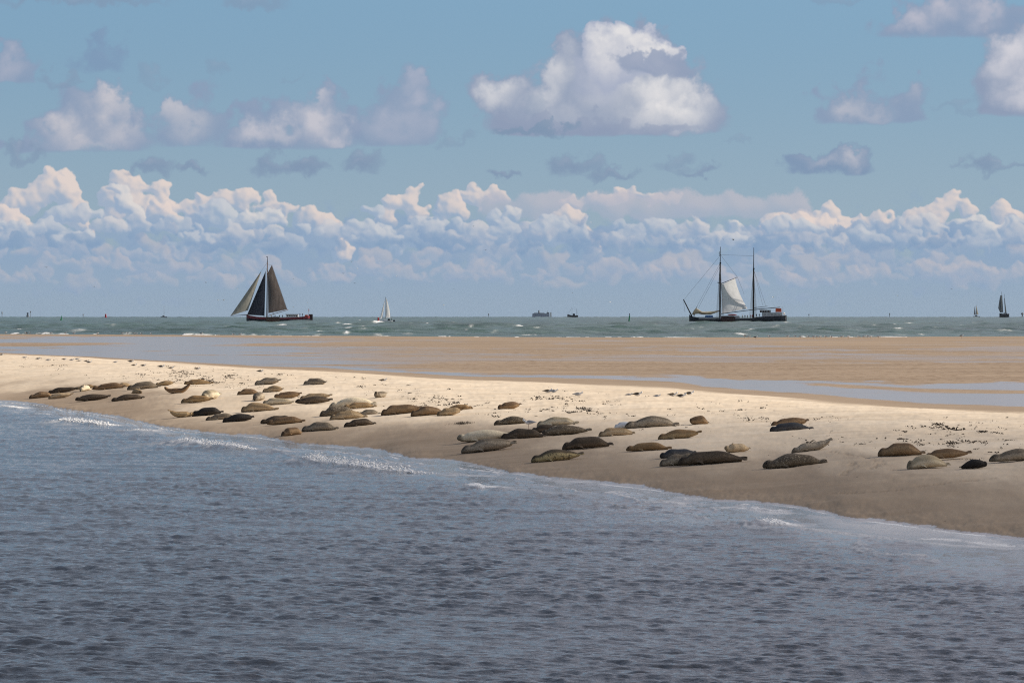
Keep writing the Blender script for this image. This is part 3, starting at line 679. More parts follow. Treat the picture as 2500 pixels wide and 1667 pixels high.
# ------------------------------------------------------------------ unseen cloud added to shade the near water and the foot of the beach
def build_shade_cloud():
    g = np.random.default_rng(8)
    e = np.array([-0.74, 0.67]); n = np.array([-0.67, -0.74]); c0 = np.array([3.0, 104.0]) + n * 62
    mb_v, mb_f = [], []
    nu, nv = 72, 14
    up = 900.0
    for j in range(nv + 1):
        ph = -math.pi / 2 + math.pi * j / nv
        for i in range(nu):
            a = 2 * math.pi * i / nu
            bump = 1 + 0.05 * math.sin(5 * a + 1) + 0.03 * math.sin(11 * a + 2 * ph) + 0.02 * math.sin(23 * a)
            q = c0 + e * (230 * math.cos(ph) * math.cos(a) * bump) + n * (68 * math.cos(ph) * math.sin(a) * bump)
            z = math.sin(ph) * (34 if ph > 0 else 9) * (1 + 0.35 * math.sin(7 * a + 3 * ph) * math.cos(ph))
            mb_v.append((q[0] + sv.x * up + z * sv.x / sv.z, q[1] + sv.y * up + z * sv.y / sv.z, sv.z * up + z))
    for j in range(nv):
        for i in range(nu):
            k = (i + 1) % nu
            mb_f.append((j * nu + i, j * nu + k, (j + 1) * nu + k, (j + 1) * nu + i))
    me = bpy.data.meshes.new('cloud'); me.from_pydata(mb_v, [], mb_f); me.update()
    me.polygons.foreach_set('use_smooth', [True] * len(mb_f))
    m = bpy.data.materials.new('shade_cloud_vapour'); m.use_nodes = True; t = m.node_tree; t.nodes.clear(); bb = NB(t)
    o_ = bb.n('ShaderNodeOutputMaterial'); d = bb.n('ShaderNodeBsdfDiffuse'); tr = bb.n('ShaderNodeBsdfTransparent'); mx = bb.n('ShaderNodeMixShader')
    P = bb.n('ShaderNodeTexCoord').outputs['Object']
    at = bb.n('ShaderNodeAttribute', attribute_name='thick').outputs['Fac']
    nz = bb.noise(P, 0.016, 5, 0.6)
    bb.set(mx.inputs[0], bb.math('MULTIPLY', bb.ramp(bb.math('ADD', at, bb.math('MULTIPLY', bb.math('SUBTRACT', nz, 0.5), 0.35)), 0.0, 0.75), 0.46))
    d.inputs[0].default_value = (0.85, 0.85, 0.85, 1)
    t.links.new(tr.outputs[0], mx.inputs[1]); t.links.new(d.outputs[0], mx.inputs[2]); t.links.new(mx.outputs[0], o_.inputs[0])
    th = np.array([math.sqrt(max(0.0, 1 - math.cos(-math.pi / 2 + math.pi * j / nv) ** 2)) for j in range(nv + 1) for i in range(nu)], np.float32)
    at_ = me.attributes.new('thick', 'FLOAT', 'POINT'); at_.data.foreach_set('value', th)
    me.materials.append(m)
    o = bpy.data.objects.new('cloud', me); COL.objects.link(o); o['kind'] = 'structure'
build_shade_cloud()

# ------------------------------------------------------------------ building blocks for things
class MB:
    """collects shapes and links them as one mesh object"""
    def __init__(s): s.v = []; s.f = []; s.m = []
    def add(s, vs, fs, mi=0):
        b = len(s.v); s.v += [tuple(v) for v in vs]; s.f += [tuple(b + i for i in f) for f in fs]; s.m += [mi] * len(fs); return s
    def box(s, x0, x1, y0, y1, z0, z1, mi=0, tx=0.0):
        v = [(x0, y0, z0), (x1, y0, z0), (x1, y1, z0), (x0, y1, z0), (x0 + tx, y0, z1), (x1 - tx, y0, z1), (x1 - tx, y1, z1), (x0 + tx, y1, z1)]
        return s.add(v, [(3, 2, 1, 0), (4, 5, 6, 7), (0, 1, 5, 4), (1, 2, 6, 5), (2, 3, 7, 6), (3, 0, 4, 7)], mi)
    def tube(s, a, b_, r0, r1=None, n=8, mi=0):
        r1 = r0 if r1 is None else r1
        a, b_ = Vector(a), Vector(b_); d = (b_ - a).normalized()
        p = d.orthogonal().normalized(); q = d.cross(p)
        v = [a + (p * math.cos(t) + q * math.sin(t)) * r0 for t in [2 * math.pi * i / n for i in range(n)]]
        v += [b_ + (p * math.cos(t) + q * math.sin(t)) * r1 for t in [2 * math.pi * i / n for i in range(n)]]
        f = [(i, (i + 1) % n, n + (i + 1) % n, n + i) for i in range(n)] + [tuple(range(n))[::-1], tuple(range(n, 2 * n))]
        return s.add(v, f, mi)
    def loft(s, rings, mi=0, cap=True):
        n = len(rings[0]); v = [p for r_ in rings for p in r_]; f = []
        for k in range(len(rings) - 1):
            for i in range(n):
                j = (i + 1) % n
                f.append((k * n + i, k * n + j, (k + 1) * n + j, (k + 1) * n + i))
        if cap: f += [tuple(range(n))[::-1], tuple(range((len(rings) - 1) * n, len(rings) * n))]
        return s.add(v, f, mi)
    def ball(s, c, r, n=10, m=7, mi=0, jitter=0.0):
        rings = []
        for k in range(m + 1):
            ph = -math.pi / 2 + math.pi * (0.02 + 0.96 * k / m)
            rings.append([(c[0] + r[0] * math.cos(ph) * math.cos(t), c[1] + r[1] * math.cos(ph) * math.sin(t), c[2] + r[2] * math.sin(ph)) for t in [2 * math.pi * i / n for i in range(n)]])
        return s.loft(rings, mi)
    def build(s, name, mats, parent=None, smooth=False):
        me = bpy.data.meshes.new(name); me.from_pydata(s.v, [], s.f); me.update()
        mats = mats if isinstance(mats, (list, tuple)) else [mats]
        for m in mats: me.materials.append(m)
        me.polygons.foreach_set('material_index', s.m)
        if smooth: me.polygons.foreach_set('use_smooth', [True] * len(s.f))
        bm = bmesh.new(); bm.from_mesh(me); bmesh.ops.recalc_face_normals(bm, faces=bm.faces); bm.to_mesh(me); bm.free()
        o = bpy.data.objects.new(name, me); COL.objects.link(o)
        if parent is not None: o.parent = parent
        return o

def tag(o, label, cat=None, group=None, kind=None):
    if label: o['label'] = label
    if cat: o['category'] = cat
    if group: o['group'] = group
    if kind: o['kind'] = kind
    return o

def empty(name, loc, label, cat, group=None, rz=0.0):
    o = bpy.data.objects.new(name, None); COL.objects.link(o); o.empty_display_size = 0.3
    o.location = loc; o.rotation_euler = (0, 0, rz)
    return tag(o, label, cat, group)

def paint(name, col, rough=0.6, var=0.12, scale=3.0, spec=0.3):
    m, bb, p = new_mat(name)
    t = bb.n('ShaderNodeTexCoord').outputs['Object']
    n = bb.noise(t, scale, 5, 0.6)
    bb.set(p.inputs['Base Color'], bb.mix(bb.ramp(n, 0.3, 0.7), tuple(x * (1 - var) for x in col), tuple(min(1, x * (1 + var)) for x in col)))
    p.inputs['Roughness'].default_value = rough; p.inputs['Specular IOR Level'].default_value = spec
    return m

# ------------------------------------------------------------------ seals
def coat_mat(name, back, belly, spot, spots=0.5, sscale=26.0, ring=0.0):
    m, bb, p = new_mat(name)
    A = bb.n('ShaderNodeAttribute', attribute_name='coat').outputs['Fac']
    Fc = bb.n('ShaderNodeAttribute', attribute_name='face').outputs['Fac']
    oi = bb.n('ShaderNodeObjectInfo').outputs['Random']
    t = bb.n('ShaderNodeTexCoord').outputs['Object']
    off = bb.n('ShaderNodeVectorMath', operation='ADD'); cxx = bb.n('ShaderNodeCombineXYZ')
    bb.set(cxx.inputs[0], bb.math('MULTIPLY', oi, 13.7)); bb.set(cxx.inputs[1], bb.math('MULTIPLY', oi, 7.1))
    bb.set(off.inputs[0], t); bb.set(off.inputs[1], cxx.outputs[0]); V = off.outputs[0]
    n1 = bb.noise(V, 5.0, 4, 0.6); n2 = bb.noise(V, sscale, 3, 0.6); n3 = bb.noise(V, 90.0, 3, 0.6)
    f = bb.math('ADD', A, bb.math('MULTIPLY', bb.math('SUBTRACT', n1, 0.5), 0.7), clamp=True)
    c = bb.mix(bb.ramp(f, 0.15, 0.85), back, belly)
    c = bb.mix(bb.math('MULTIPLY', bb.ramp(n2, 0.52, 0.62), spots), c, spot)
    c = bb.mix(bb.math('MULTIPLY', bb.ramp(n1, 0.5, 0.75), 0.35), c, tuple(0.5 * x for x in back))
    c = bb.mix(bb.math('MULTIPLY', n3, 0.22), c, tuple(0.5 * x for x in back))
    c = bb.mix(Fc, c, (0.012, 0.010, 0.009))
    bb.set(p.inputs['Base Color'], c)
    bb.set(p.inputs['Roughness'], bb.math('MULTIPLY_ADD', n2, 0.25, 0.62)); p.inputs['Specular IOR Level'].default_value = 0.12
    bmp = bb.n('ShaderNodeBump'); bmp.inputs['Strength'].default_value = 0.6; bmp.inputs['Distance'].default_value = 0.02
    bb.set(bmp.inputs['Height'], bb.math('MULTIPLY_ADD', n2, 0.7, n3)); bb.set(p.inputs['Normal'], bmp.outputs[0])
    return m
COAT = {
    'brown': coat_mat('brown_seal_coat', (0.166, 0.104, 0.058), (0.344, 0.229, 0.127), (0.076, 0.051, 0.033), 0.4),
    'dark': coat_mat('dark_brown_seal_coat', (0.068, 0.051, 0.036), (0.150, 0.112, 0.076), (0.030, 0.023, 0.017), 0.5),
    'black': coat_mat('black_seal_coat', (0.030, 0.026, 0.023), (0.055, 0.047, 0.040), (0.016, 0.015, 0.014), 0.3),
    'slate': coat_mat('slate_seal_coat', (0.044, 0.048, 0.055), (0.106, 0.100, 0.094), (0.022, 0.024, 0.027), 0.4),
    'gold': coat_mat('golden_seal_coat', (0.260, 0.165, 0.082), (0.440, 0.315, 0.170), (0.130, 0.080, 0.040), 0.3),
    'tan': coat_mat('tan_seal_coat', (0.320, 0.226, 0.127), (0.573, 0.433, 0.267), (0.147, 0.104, 0.064), 0.45),
    'grey': coat_mat('grey_seal_coat', (0.178, 0.143, 0.102), (0.408, 0.338, 0.248), (0.071, 0.059, 0.046), 0.6, 30.0),
    'cream': coat_mat('cream_seal_coat', (0.375, 0.306, 0.200), (0.700, 0.600, 0.431), (0.237, 0.188, 0.125), 0.3),
    'speck': coat_mat('speckled_seal_coat', (0.098, 0.076, 0.054), (0.184, 0.143, 0.095), (0.428, 0.357, 0.250), 0.7, 36.0),
    'mott': coat_mat('mottled_seal_coat', (0.098, 0.075, 0.049), (0.546, 0.429, 0.221), (0.052, 0.042, 0.029), 0.75, 20.0),
    'white': coat_mat('white_seal_coat', (0.56, 0.57, 0.58), (0.72, 0.73, 0.74), (0.40, 0.41, 0.42), 0.15),
}
PS = np.array([0, .015, .035, .06, .09, .12, .155, .19, .24, .30, .37, .45, .54, .63, .72, .80, .86, .91, .95, 1.0])
PR = np.array([.19, .34, .46, .57, .65, .67, .63, .62, .73, .88, .965, 1.0, .99, .95, .87, .75, .59, .43, .32, .20])

def seal_mesh(L, H, pose='lie', headup=0.0, tailup=0.0, bend=0.0, roll=0.0, wide=1.12, flip='low', seed=0, plump=0.0, headscale=1.0, hindsplay=0.35, facedark=1.0):
    """head towards -x, belly on z = 0; one closed skin grown over body, fore and hind flippers"""
    g = np.random.default_rng(seed)
    n, ms = 22, 46
    body_end = 0.90
    mb = MB(); rings = []
    hump = g.uniform(-0.07, 0.07); rr = PR.copy()
    ex = g.uniform(0.50, 1.0); rr[8:] = rr[8:] ** ex
    rr[8:18] *= 1 + 0.045 * np.sin(np.linspace(0, 2 * math.pi * g.uniform(1.2, 2.2), 10) + g.uniform(0, 6))
    turn = g.uniform(-0.5, 1.0) * 0.07 * L; roll = roll if roll else g.uniform(0.1, 0.75)
    rr = np.interp(PS, np.clip(PS + hump * np.sin(np.pi * PS), 0, 1), rr)
    if plump: rr = np.maximum(rr, (np.sin(np.pi * np.clip((PS + 0.05) / 1.05, 0, 1)) ** 0.55) * plump)
    rr[:7] *= headscale
    R0 = H / 2
    def centre(s):
        r = np.interp(s, PS, rr) * R0
        lift = headup * max(0, 1 - s / 0.34) ** 1.5 + tailup * max(0, (s - 0.62) / 0.38) ** 1.6
        y = bend * ((s - 0.45) ** 2 * 3.0 - 0.2) * (1 if bend == 0 or True else 1)
        y -= turn * max(0, 1 - s / 0.26) ** 1.6
        x = L * (s * body_end - 0.5)
        if headup > 0: x += 0.35 * headup * max(0, 1 - s / 0.34) ** 1.5
        if tailup > 0: x -= 0.25 * tailup * max(0, (s - 0.62) / 0.38) ** 1.6
        return x, y, r * 0.92 + lift, r, lift
    cen = []
    for k in range(ms):
        s = (k / (ms - 1)) ** 1.15
        x, y, z, r, lift = centre(s); cen.append((x, y, z, r, s, lift))
    for k, (x, y, z, r, s, lift) in enumerate(cen):
        k0, k1 = max(0, k - 1), min(ms - 1, k + 1)
        tx, ty, tz = (cen[k1][i] - cen[k0][i] for i in range(3))
        tv = Vector((tx, ty, tz)).normalized()
        # follow only part of the centre line's tilt, so the belly stays flat where it lies
        w = min(1.0, lift / (0.25 * H + 1e-6))
        tv = (Vector((1, 0, 0)) * (1 - w) + tv * w).normalized() if lift >= 0 else tv
        side = Vector((0, 1, 0)); up = (tv.cross(side) * -1).normalized()
        if up.z < 0: up = -up
        wd = wide * (1.0 + 0.12 * math.sin(math.pi * min(1, s)))
        wr = 0.93 if s < 0.13 else wd
        ring = []
        for i in range(n):
            a = 2 * math.pi * i / n
            cz = math.sin(a); cy = math.cos(a)
            p = Vector((x, y, z)) + side * (cy * r * wr) + up * (cz * r * (1.0 if cz > 0 else 0.92))
            if p.z < 0.012 * H: p.z = 0.012 * H - 0.006 * (1 - abs(cy))
            ring.append(tuple(p))
        rings.append(ring)
    mb.loft(rings)
    # muzzle pads
    x, y, z, r, lift = centre(0.02)
    mb.ball((x + 0.012 * L, y, max(z - 0.01, 0.03)), (0.030 * L, 0.030 * L * 1.15, 0.024 * L))
    def paddle(root, tip, w0, w1, th, upv):
        root, tip = Vector(root), Vector(tip); d = (tip - root); ax = d.normalized(); sd = ax.cross(Vector(upv)).normalized(); un = sd.cross(ax).normalized()
        rg = []
        for q in np.linspace(0, 1, 8):
            wv = (w0 * (1 - q) + w1 * q) * (1.0 if q < 0.85 else (0.82 if q < 0.95 else 0.45)); tv = th * (1 - 0.6 * q)
            c = root + d * q + un * (0.10 * d.length * math.sin(math.pi * q))
            rg.append([tuple(c + sd * (wv * math.cos(t)) + un * (tv * math.sin(t))) for t in [2 * math.pi * i / 12 for i in range(12)]])
        mb.loft(rg)
    # fore flippers
    x, y, z, r, lift = centre(0.30)
    fl = 0.135 * L
    for sgn in (-1, 1):
        if flip == 'up' and sgn < 0: paddle((x, y - r * 0.55, z + r * 0.5), (x + 0.04 * L, y - r * 0.9, z + r * 0.6 + fl), 0.032 * L, 0.024 * L, 0.014 * L, (0, 1, 0))
        elif flip == 'side' and sgn < 0: paddle((x, y - r * 0.95, z + 0.25 * r), (x + 0.5 * fl, y - r * 1.22, max(0.03, z - r * 0.65)), 0.034 * L, 0.026 * L, 0.014 * L, (0, -1, 0.2))
        else: paddle((x, y + sgn * r * 0.85, z - r * 0.45), (x + fl * 0.85, y + sgn * (r * wide + 0.055 * L), max(0.018, lift * 0.7 + 0.018)), 0.032 * L, 0.027 * L, 0.014 * L, (0, 0, 1))
    # hind flippers
    x, y, z, r, lift = centre(0.965)
    for sgn in (-1, 1):
        paddle((x - 0.03 * L, y + sgn * 0.4 * r, z), (x + 0.115 * L, y + sgn * (0.25 * r + hindsplay * 0.10 * L), max(0.02, z + 0.35 * tailup + 0.01 * L * sgn)), 0.026 * L, 0.046 * L, 0.019 * L, (0, sgn * 0.5, 1))
    me = bpy.data.meshes.new('tmp'); me.from_pydata(mb.v, [], mb.f); me.update()
    bm = bmesh.new(); bm.from_mesh(me); bmesh.ops.recalc_face_normals(bm, faces=bm.faces); bm.to_mesh(me); bm.free()
    o = bpy.data.objects.new('tmp', me); COL.objects.link(o)
    md = o.modifiers.new('m', 'REMESH'); md.mode = 'VOXEL'; md.voxel_size = max(0.011, 0.0105 * L)
    md.use_smooth_shade = True
    sm = o.modifiers.new('s', 'SMOOTH'); sm.factor = 0.5; sm.iterations = 4
    dg = bpy.context.evaluated_depsgraph_get()
    me2 = bpy.data.meshes.new_from_object(o.evaluated_get(dg))
    bpy.data.objects.remove(o); bpy.data.meshes.remove(me)
    nv = len(me2.vertices); co = np.empty(nv * 3, np.float32); me2.vertices.foreach_get('co', co); co = co.reshape(-1, 3)
    s = np.clip((co[:, 0] / L + 0.5) / body_end, 0, 1)
    rad_ = np.interp(s, PS, rr) * R0
    lift = headup * np.clip(1 - s / 0.34, 0, 1) ** 1.5 + tailup * np.clip((s - 0.62) / 0.38, 0, 1) ** 1.6
    yc = bend * ((s - 0.45) ** 2 * 3.0 - 0.2) - turn * np.clip(1 - s / 0.26, 0, 1) ** 1.6
    ang_y = (co[:, 1] - yc) / (rad_ * wide + 1e-4); ang_z = (co[:, 2] - rad_ * 0.92 - lift) / (rad_ + 1e-4)
    cr, sr = math.cos(roll), math.sin(roll)
    up = cr * ang_z + sr * ang_y                        # +1 along the spine's back, -1 along the belly
    coat = sstep(0.45, -0.7, up)
    out = np.sqrt(ang_y ** 2 + ang_z ** 2)
    coat = np.maximum(coat, sstep(1.12, 1.3, out) * sstep(0.75, 0.65, s))          # pale fore flippers
    x0, y0, z0, r0_, l0 = centre(0.0)
    nose = sstep(0.034, 0.018, np.linalg.norm((co - np.array([x0 - 0.004, y0, z0 + 0.012])) / L * 1.0, axis=1))
    face = nose * 0.9
    xe, ye, ze, re_, le = centre(0.075)
    for sg in (-1, 1):
        e = np.array([xe - 0.01 * L, ye + sg * re_ * 0.70, ze + re_ * 0.42]); face = np.maximum(face, sstep(0.017, 0.009, np.linalg.norm(co - e, axis=1) / L))
    tips = sstep(0.975, 1.03, (co[:, 0] / L + 0.5) / body_end) * 0.45
    muzz = sstep(0.15, 0.05, s) * 0.55 * facedark
    face = np.maximum(face, np.maximum(tips, muzz))
    for nm, av in (('coat', coat), ('face', face)):
        at = me2.attributes.new(nm, 'FLOAT', 'POINT'); at.data.foreach_set('value', av.astype(np.float32))
    me2.polygons.foreach_set('use_smooth', [True] * len(me2.polygons))
    return me2

SEAL_GROUP = 'seals hauled out on the sandbank'
NSEAL = [0]
def seal(nx, ny, tx, ty, h, coat, label, head='L', yaw=0.0, **kw):
    """nose and tail contact points and height in photo pixels; yaw turns the nose towards the lens (degrees)"""
    NSEAL[0] += 1; k = NSEAL[0]
    p = place((nx + tx) / 2, (ny + ty) / 2)
    sc = p.y / F
    Lapp = abs(tx - nx) * sc; H = h * sc
    cy = max(0.25, math.cos(R(yaw)))
    L = Lapp / cy if abs(yaw) < 65 else kw.pop('length', 1.35)
    kw.pop('length', None)
    vr = np.random.default_rng(900 + k)
    if 'tailup' not in kw and vr.random() < 0.4: kw['tailup'] = vr.uniform(0.12, 0.38)
    if 'headup' not in kw and vr.random() < 0.25: kw['headup'] = vr.uniform(0.08, 0.2)
    if yaw == 0: yaw = vr.uniform(-8, 12)
    kw['headup'] = kw.get('headup', 0) * H; kw['tailup'] = kw.get('tailup', 0) * H
    bodyh = kw.pop('bodyh', 1.0) * H
    me = seal_mesh(L, bodyh, seed=100 + k, **kw)
    me.name = 'seal'; me.materials.append(COAT[coat])
    o = bpy.data.objects.new('seal', me); COL.objects.link(o)
    nrm = gnormal(p)
    xax = Vector((1, 0, 0)) if head == 'L' else Vector((-1, 0, 0))
    xax = Matrix.Rotation(R(yaw) * (1 if head == 'L' else -1), 3, 'Z') @ xax
    xax = (xax - nrm * xax.dot(nrm)).normalized(); yax = nrm.cross(xax).normalized()
    M = Matrix((xax, yax, nrm)).transposed().to_4x4(); M.translation = p - nrm * 0.02 * bodyh
    o.matrix_world = M
    tag(o, label, 'seal', SEAL_GROUP)
    return o

S = seal
# -- far group at the left end of the bank
S(71, 972, 133, 968, 15, 'brown', 'brown seal lying at the left end of the herd, nose to the water', yaw=8)
S(118, 974, 183, 967, 13, 'tan', 'slim pale tan seal with a white fore flipper beside the leftmost brown seal', flip='side', roll=1.0)
S(117, 957, 194, 957, 13, 'dark', 'dark brown seal lying behind the leftmost brown and tan pair', yaw=4)
S(185, 950, 236, 948, 11, 'gold', 'golden seal half hidden behind the flipper raising cream seal')
S(196, 953, 222, 953, 14, 'cream', 'cream seal seen end on, belly up, holding one flipper straight up', yaw=72, length=1.2, roll=1.9, flip='up')
S(225, 952, 310, 947, 16, 'brown', 'brown seal between the flipper raiser and the grey seal in the far left row')
S(284, 945, 322, 943, 11, 'tan', 'small tan seal showing only its back behind the brown seal of the far left row', yaw=25)
S(310, 951, 394, 946, 19, 'grey', 'large grey seal in the far left row with a small tan pup before it')
S(319, 961, 347, 960, 13, 'tan', 'small stubby tan pup with one flipper raised before the large grey seal', yaw=50, length=0.85, flip='up', plump=0.9, head='R')
S(379, 942, 429, 939, 12, 'gold', 'golden seal lying just behind the tail of the large grey seal')
S(397, 960, 478, 959, 20, 'brown', 'brown seal arched like a banana with head and tail both off the sand', headup=0.75, tailup=0.95, bodyh=0.68)
S(449, 942, 523, 934, 14, 'gold', 'golden brown seal behind the arched banana seal, its tail towards the weed line')
S(183, 980, 274, 973, 16, 'dark', 'dark brown seal nearest the water at the far left, left one of two alike')
S(272, 981, 355, 973, 16, 'dark', 'dark seal with a lighter rear end, right of the dark brown seal by the water', yaw=10)
S(441, 985, 524, 978, 18, 'gold', 'orange golden seal lying alone with a pale rounded seal behind its tail')
S(496, 975, 538, 972, 25, 'cream', 'pale cream rounded seal curled behind the tail of the orange golden seal', yaw=60, length=1.1, plump=0.85)
# -- group at the water's edge, left of the middle
S(407, 1021, 477, 1016, 19, 'gold', 'yellow golden seal nearest the surf with hind flippers cocked up', head='R', tailup=0.75, bodyh=0.8, roll=-1.0)
S(468, 1016, 549, 1010, 21, 'black', 'very dark plump seal right beside the yellow golden seal at the surf', facedark=0.3)
S(502, 1028, 583, 1020, 17, 'grey', 'grey spotted seal lying between two blackish seals near the surf', yaw=8)
S(543, 1032, 624, 1025, 20, 'black', 'blackish seal in front of the grey spotted seal near the surf')
S(635, 1034, 722, 1028, 18, 'dark', 'dark seal with grey muzzle mostly hidden behind a mottled brown seal')
S(651, 1039, 748, 1030, 19, 'brown', 'brown mottled seal with a pale fore flipper, overlapping the dark seal behind it', flip='side')
S(689, 1066, 738, 1058, 21, 'brown', 'small golden brown seal stretched towards the surf ahead of a grey seal', yaw=38, length=1.15)
S(736, 1054, 830, 1047, 23, 'grey', 'grey seal with a whitish rear end behind the small golden brown one', flip='side', roll=0.4)
S(839, 1042, 921, 1036, 19, 'dark', 'dark brown seal lying alone to the right of the grey white ended seal')
S(587, 1008, 684, 998, 23, 'tan', 'grey tan seal with humped back lying alone above the two blackish seals')
S(641, 989, 721, 984, 17, 'cream', 'pale cream tan seal just above the grey tan humped seal', flip='side')
S(720, 988, 816, 981, 19, 'dark', 'dark brown sleek seal in front of a golden spotted seal')
S(732, 974, 815, 971, 14, 'tan', 'golden spotted seal directly behind the dark brown sleek seal')
S(669, 973, 741, 970, 17, 'brown', 'brown seal between the end on cream grey seal and the golden spotted one')
S(615, 977, 651, 975, 21, 'grey', 'cream grey seal seen head on, facing the water between brown seals', yaw=80, length=1.3)
S(579, 965, 640, 961, 16, 'brown', 'brown seal with a pale fore flipper behind the head on cream grey seal', flip='side')
S(641, 959, 696, 955, 17, 'tan', 'tan seal lying askew behind the head on cream grey seal', yaw=-18)
S(621, 938, 690, 939, 18, 'grey', 'greyish brown seal high on the bank at the weed line, left one of two apart', yaw=-12)
S(740, 940, 801, 941, 19, 'grey', 'short tapered grey seal high on the bank at the weed line, right one of two', yaw=-22)
S(914, 971, 946, 971, 23, 'grey', 'grey seal sitting up alone among weed with its head raised to the left', yaw=52, headup=0.5, bodyh=0.75, plump=0.75)
# -- middle cluster
S(803, 996, 922, 990, 25, 'cream', 'long cream seal on its side at the back of the middle cluster', roll=1.9, yaw=4)
S(838, 999, 922, 992, 15, 'gold', 'yellowish seal with dark tail lying against the long cream seal', roll=0.5)
S(779, 1019, 879, 1010, 26, 'speck', 'dark speckled grey seal in front of the long cream seal')
S(804, 1027, 900, 1018, 22, 'tan', 'golden tan seal lying in front of the dark speckled grey seal')
S(873, 1013, 932, 1012, 15, 'grey', 'small brown grey seal pointing at the tail of the golden tan seal')
S(930, 1013, 1036, 1007, 25, 'brown', 'large grey brown seal, left end of the row of four in the middle', facedark=1.2)
S(1002, 1016, 1095, 1010, 24, 'brown', 'brown seal with dark head and pale fore flipper, second in the row of four', flip='side')
S(1066, 1015, 1132, 1010, 19, 'tan', 'tan brown seal, foremost and right in the row of four in the middle')
S(1086, 1002, 1156, 1000, 15, 'gold', 'golden orange seal at the back right of the row of four', head='R')
S(1214, 999, 1276, 997, 19, 'brown', 'grey brown seal lying alone below the weed line, right of the middle', yaw=14)
S(1205, 1039, 1299, 1030, 20, 'speck', 'brown speckled seal just behind the standing gull', yaw=4)
S(1310, 1040, 1416, 1035, 22, 'cream', 'cream seal with dark tail behind the spotted seal by the standing gull', roll=0.6)
S(1298, 1058, 1378, 1051, 20, 'dark', 'dark seal wedged between the standing gull and the spotted seal')
S(1322, 1064, 1449, 1056, 26, 'speck', 'long spotted grey brown seal lying in front of the cream seal by the gull', flip='side')
S(1222, 1075, 1337, 1066, 27, 'dark', 'dark brown seal lying behind the hind flippers of the pale belly up seal', yaw=-6)
S(1115, 1080, 1254, 1073, 30, 'cream', 'pale cream seal lying belly up with its nose lifted off the sand', roll=2.4, headup=0.25, facedark=1.3)
S(1125, 1106, 1268, 1092, 31, 'grey', 'grey spotted seal stretched out in front of the pale belly up seal')
# -- right of the middle
S(1369, 1095, 1502, 1090, 30, 'dark', 'very dark seal with arched back in the middle of the right hand group', facedark=0.6)
S(1296, 1131, 1432, 1117, 30, 'mott', 'yellow bellied seal with black mottled back, nearest the water of its group')
S(1461, 1067, 1553, 1060, 22, 'tan', 'tan seal with a grey face lying below the white seal', yaw=5)
S(1500, 1047, 1552, 1042, 17, 'white', 'white seal partly hidden behind the head of a large grey brown seal', plump=0.8, facedark=0.0)
S(1524, 1050, 1662, 1035, 29, 'grey', 'large grey brown seal lying in front of the white seal', flip='side')
S(1682, 1036, 1734, 1036, 25, 'brown', 'round brown pup lying with its head up, alone by the weed line', yaw=12, headup=0.22, plump=0.95, bodyh=0.95, length=0.9)
S(1606, 1074, 1719, 1066, 24, 'gold', 'golden brown seal with dark head lying alone below the round pup')
S(1528, 1104, 1643, 1094, 22, 'gold', 'orange golden seal with a dark stained flank', roll=-0.8)
S(1610, 1122, 1706, 1112, 24, 'slate', 'blue black seal at the back of a close trio near the water')
S(1610, 1138, 1706, 1130, 28, 'grey', 'grey speckled seal squeezed between the blue black and the big brown seal')
S(1654, 1136, 1829, 1124, 33, 'dark', 'big dark brown seal in front of the close trio near the water')
S(1766, 1107, 1836, 1101, 25, 'tan', 'tan seal lying on its side with its dark head lifted to the left', roll=1.6, headup=0.3, yaw=18, bodyh=0.95, plump=0.7, flip='up')
S(1881, 1043, 1980, 1037, 22, 'brown', 'brown seal half hidden behind a dark grey seal on the upper beach')
S(1878, 1054, 1990, 1051, 24, 'slate', 'dark grey seal with a brown sheen in front of the brown one, upper beach')
S(1930, 1103, 2042, 1096, 22, 'grey', 'grey tan seal on its side holding its hind flippers up', roll=1.2, tailup=0.7, flip='side')
S(1861, 1145, 2024, 1131, 34, 'speck', 'big speckled brown seal with a long dark tail lying nearest the water')
# -- right end
S(2143, 1112, 2262, 1109, 33, 'brown', 'golden brown humped seal, left one of the right hand trio', flip='side')
S(2256, 1119, 2378, 1115, 25, 'brown', 'sleek grey brown seal, rearmost of the right hand trio', yaw=4)
S(2212, 1146, 2324, 1134, 34, 'cream', 'pale cream grey seal with a dark face, foremost of the right hand trio', yaw=14)
S(2340, 1144, 2411, 1140, 24, 'black', 'small black pup lying with its head to the right', head='R', plump=0.95, bodyh=0.95)
S(2413, 1128, 2558, 1118, 30, 'grey', 'grey seal cut off by the right edge of the view', flip='side')

# ------------------------------------------------------------------ gulls
M_WHITE = paint('white_plumage', (0.62, 0.61, 0.59), 0.8, 0.05)
M_MANTLE = paint('grey_mantle', (0.30, 0.31, 0.33), 0.8, 0.08)
M_BLACKW = paint('dark_wing', (0.045, 0.042, 0.040), 0.8, 0.2)
M_BROWNW = paint('brown_wing', (0.16, 0.125, 0.09), 0.8, 0.25, 12)
M_BEAK = paint('yellow_beak', (0.55, 0.33, 0.05), 0.5)
M_LEG = paint('pinkish_leg', (0.30, 0.19, 0.13), 0.6)

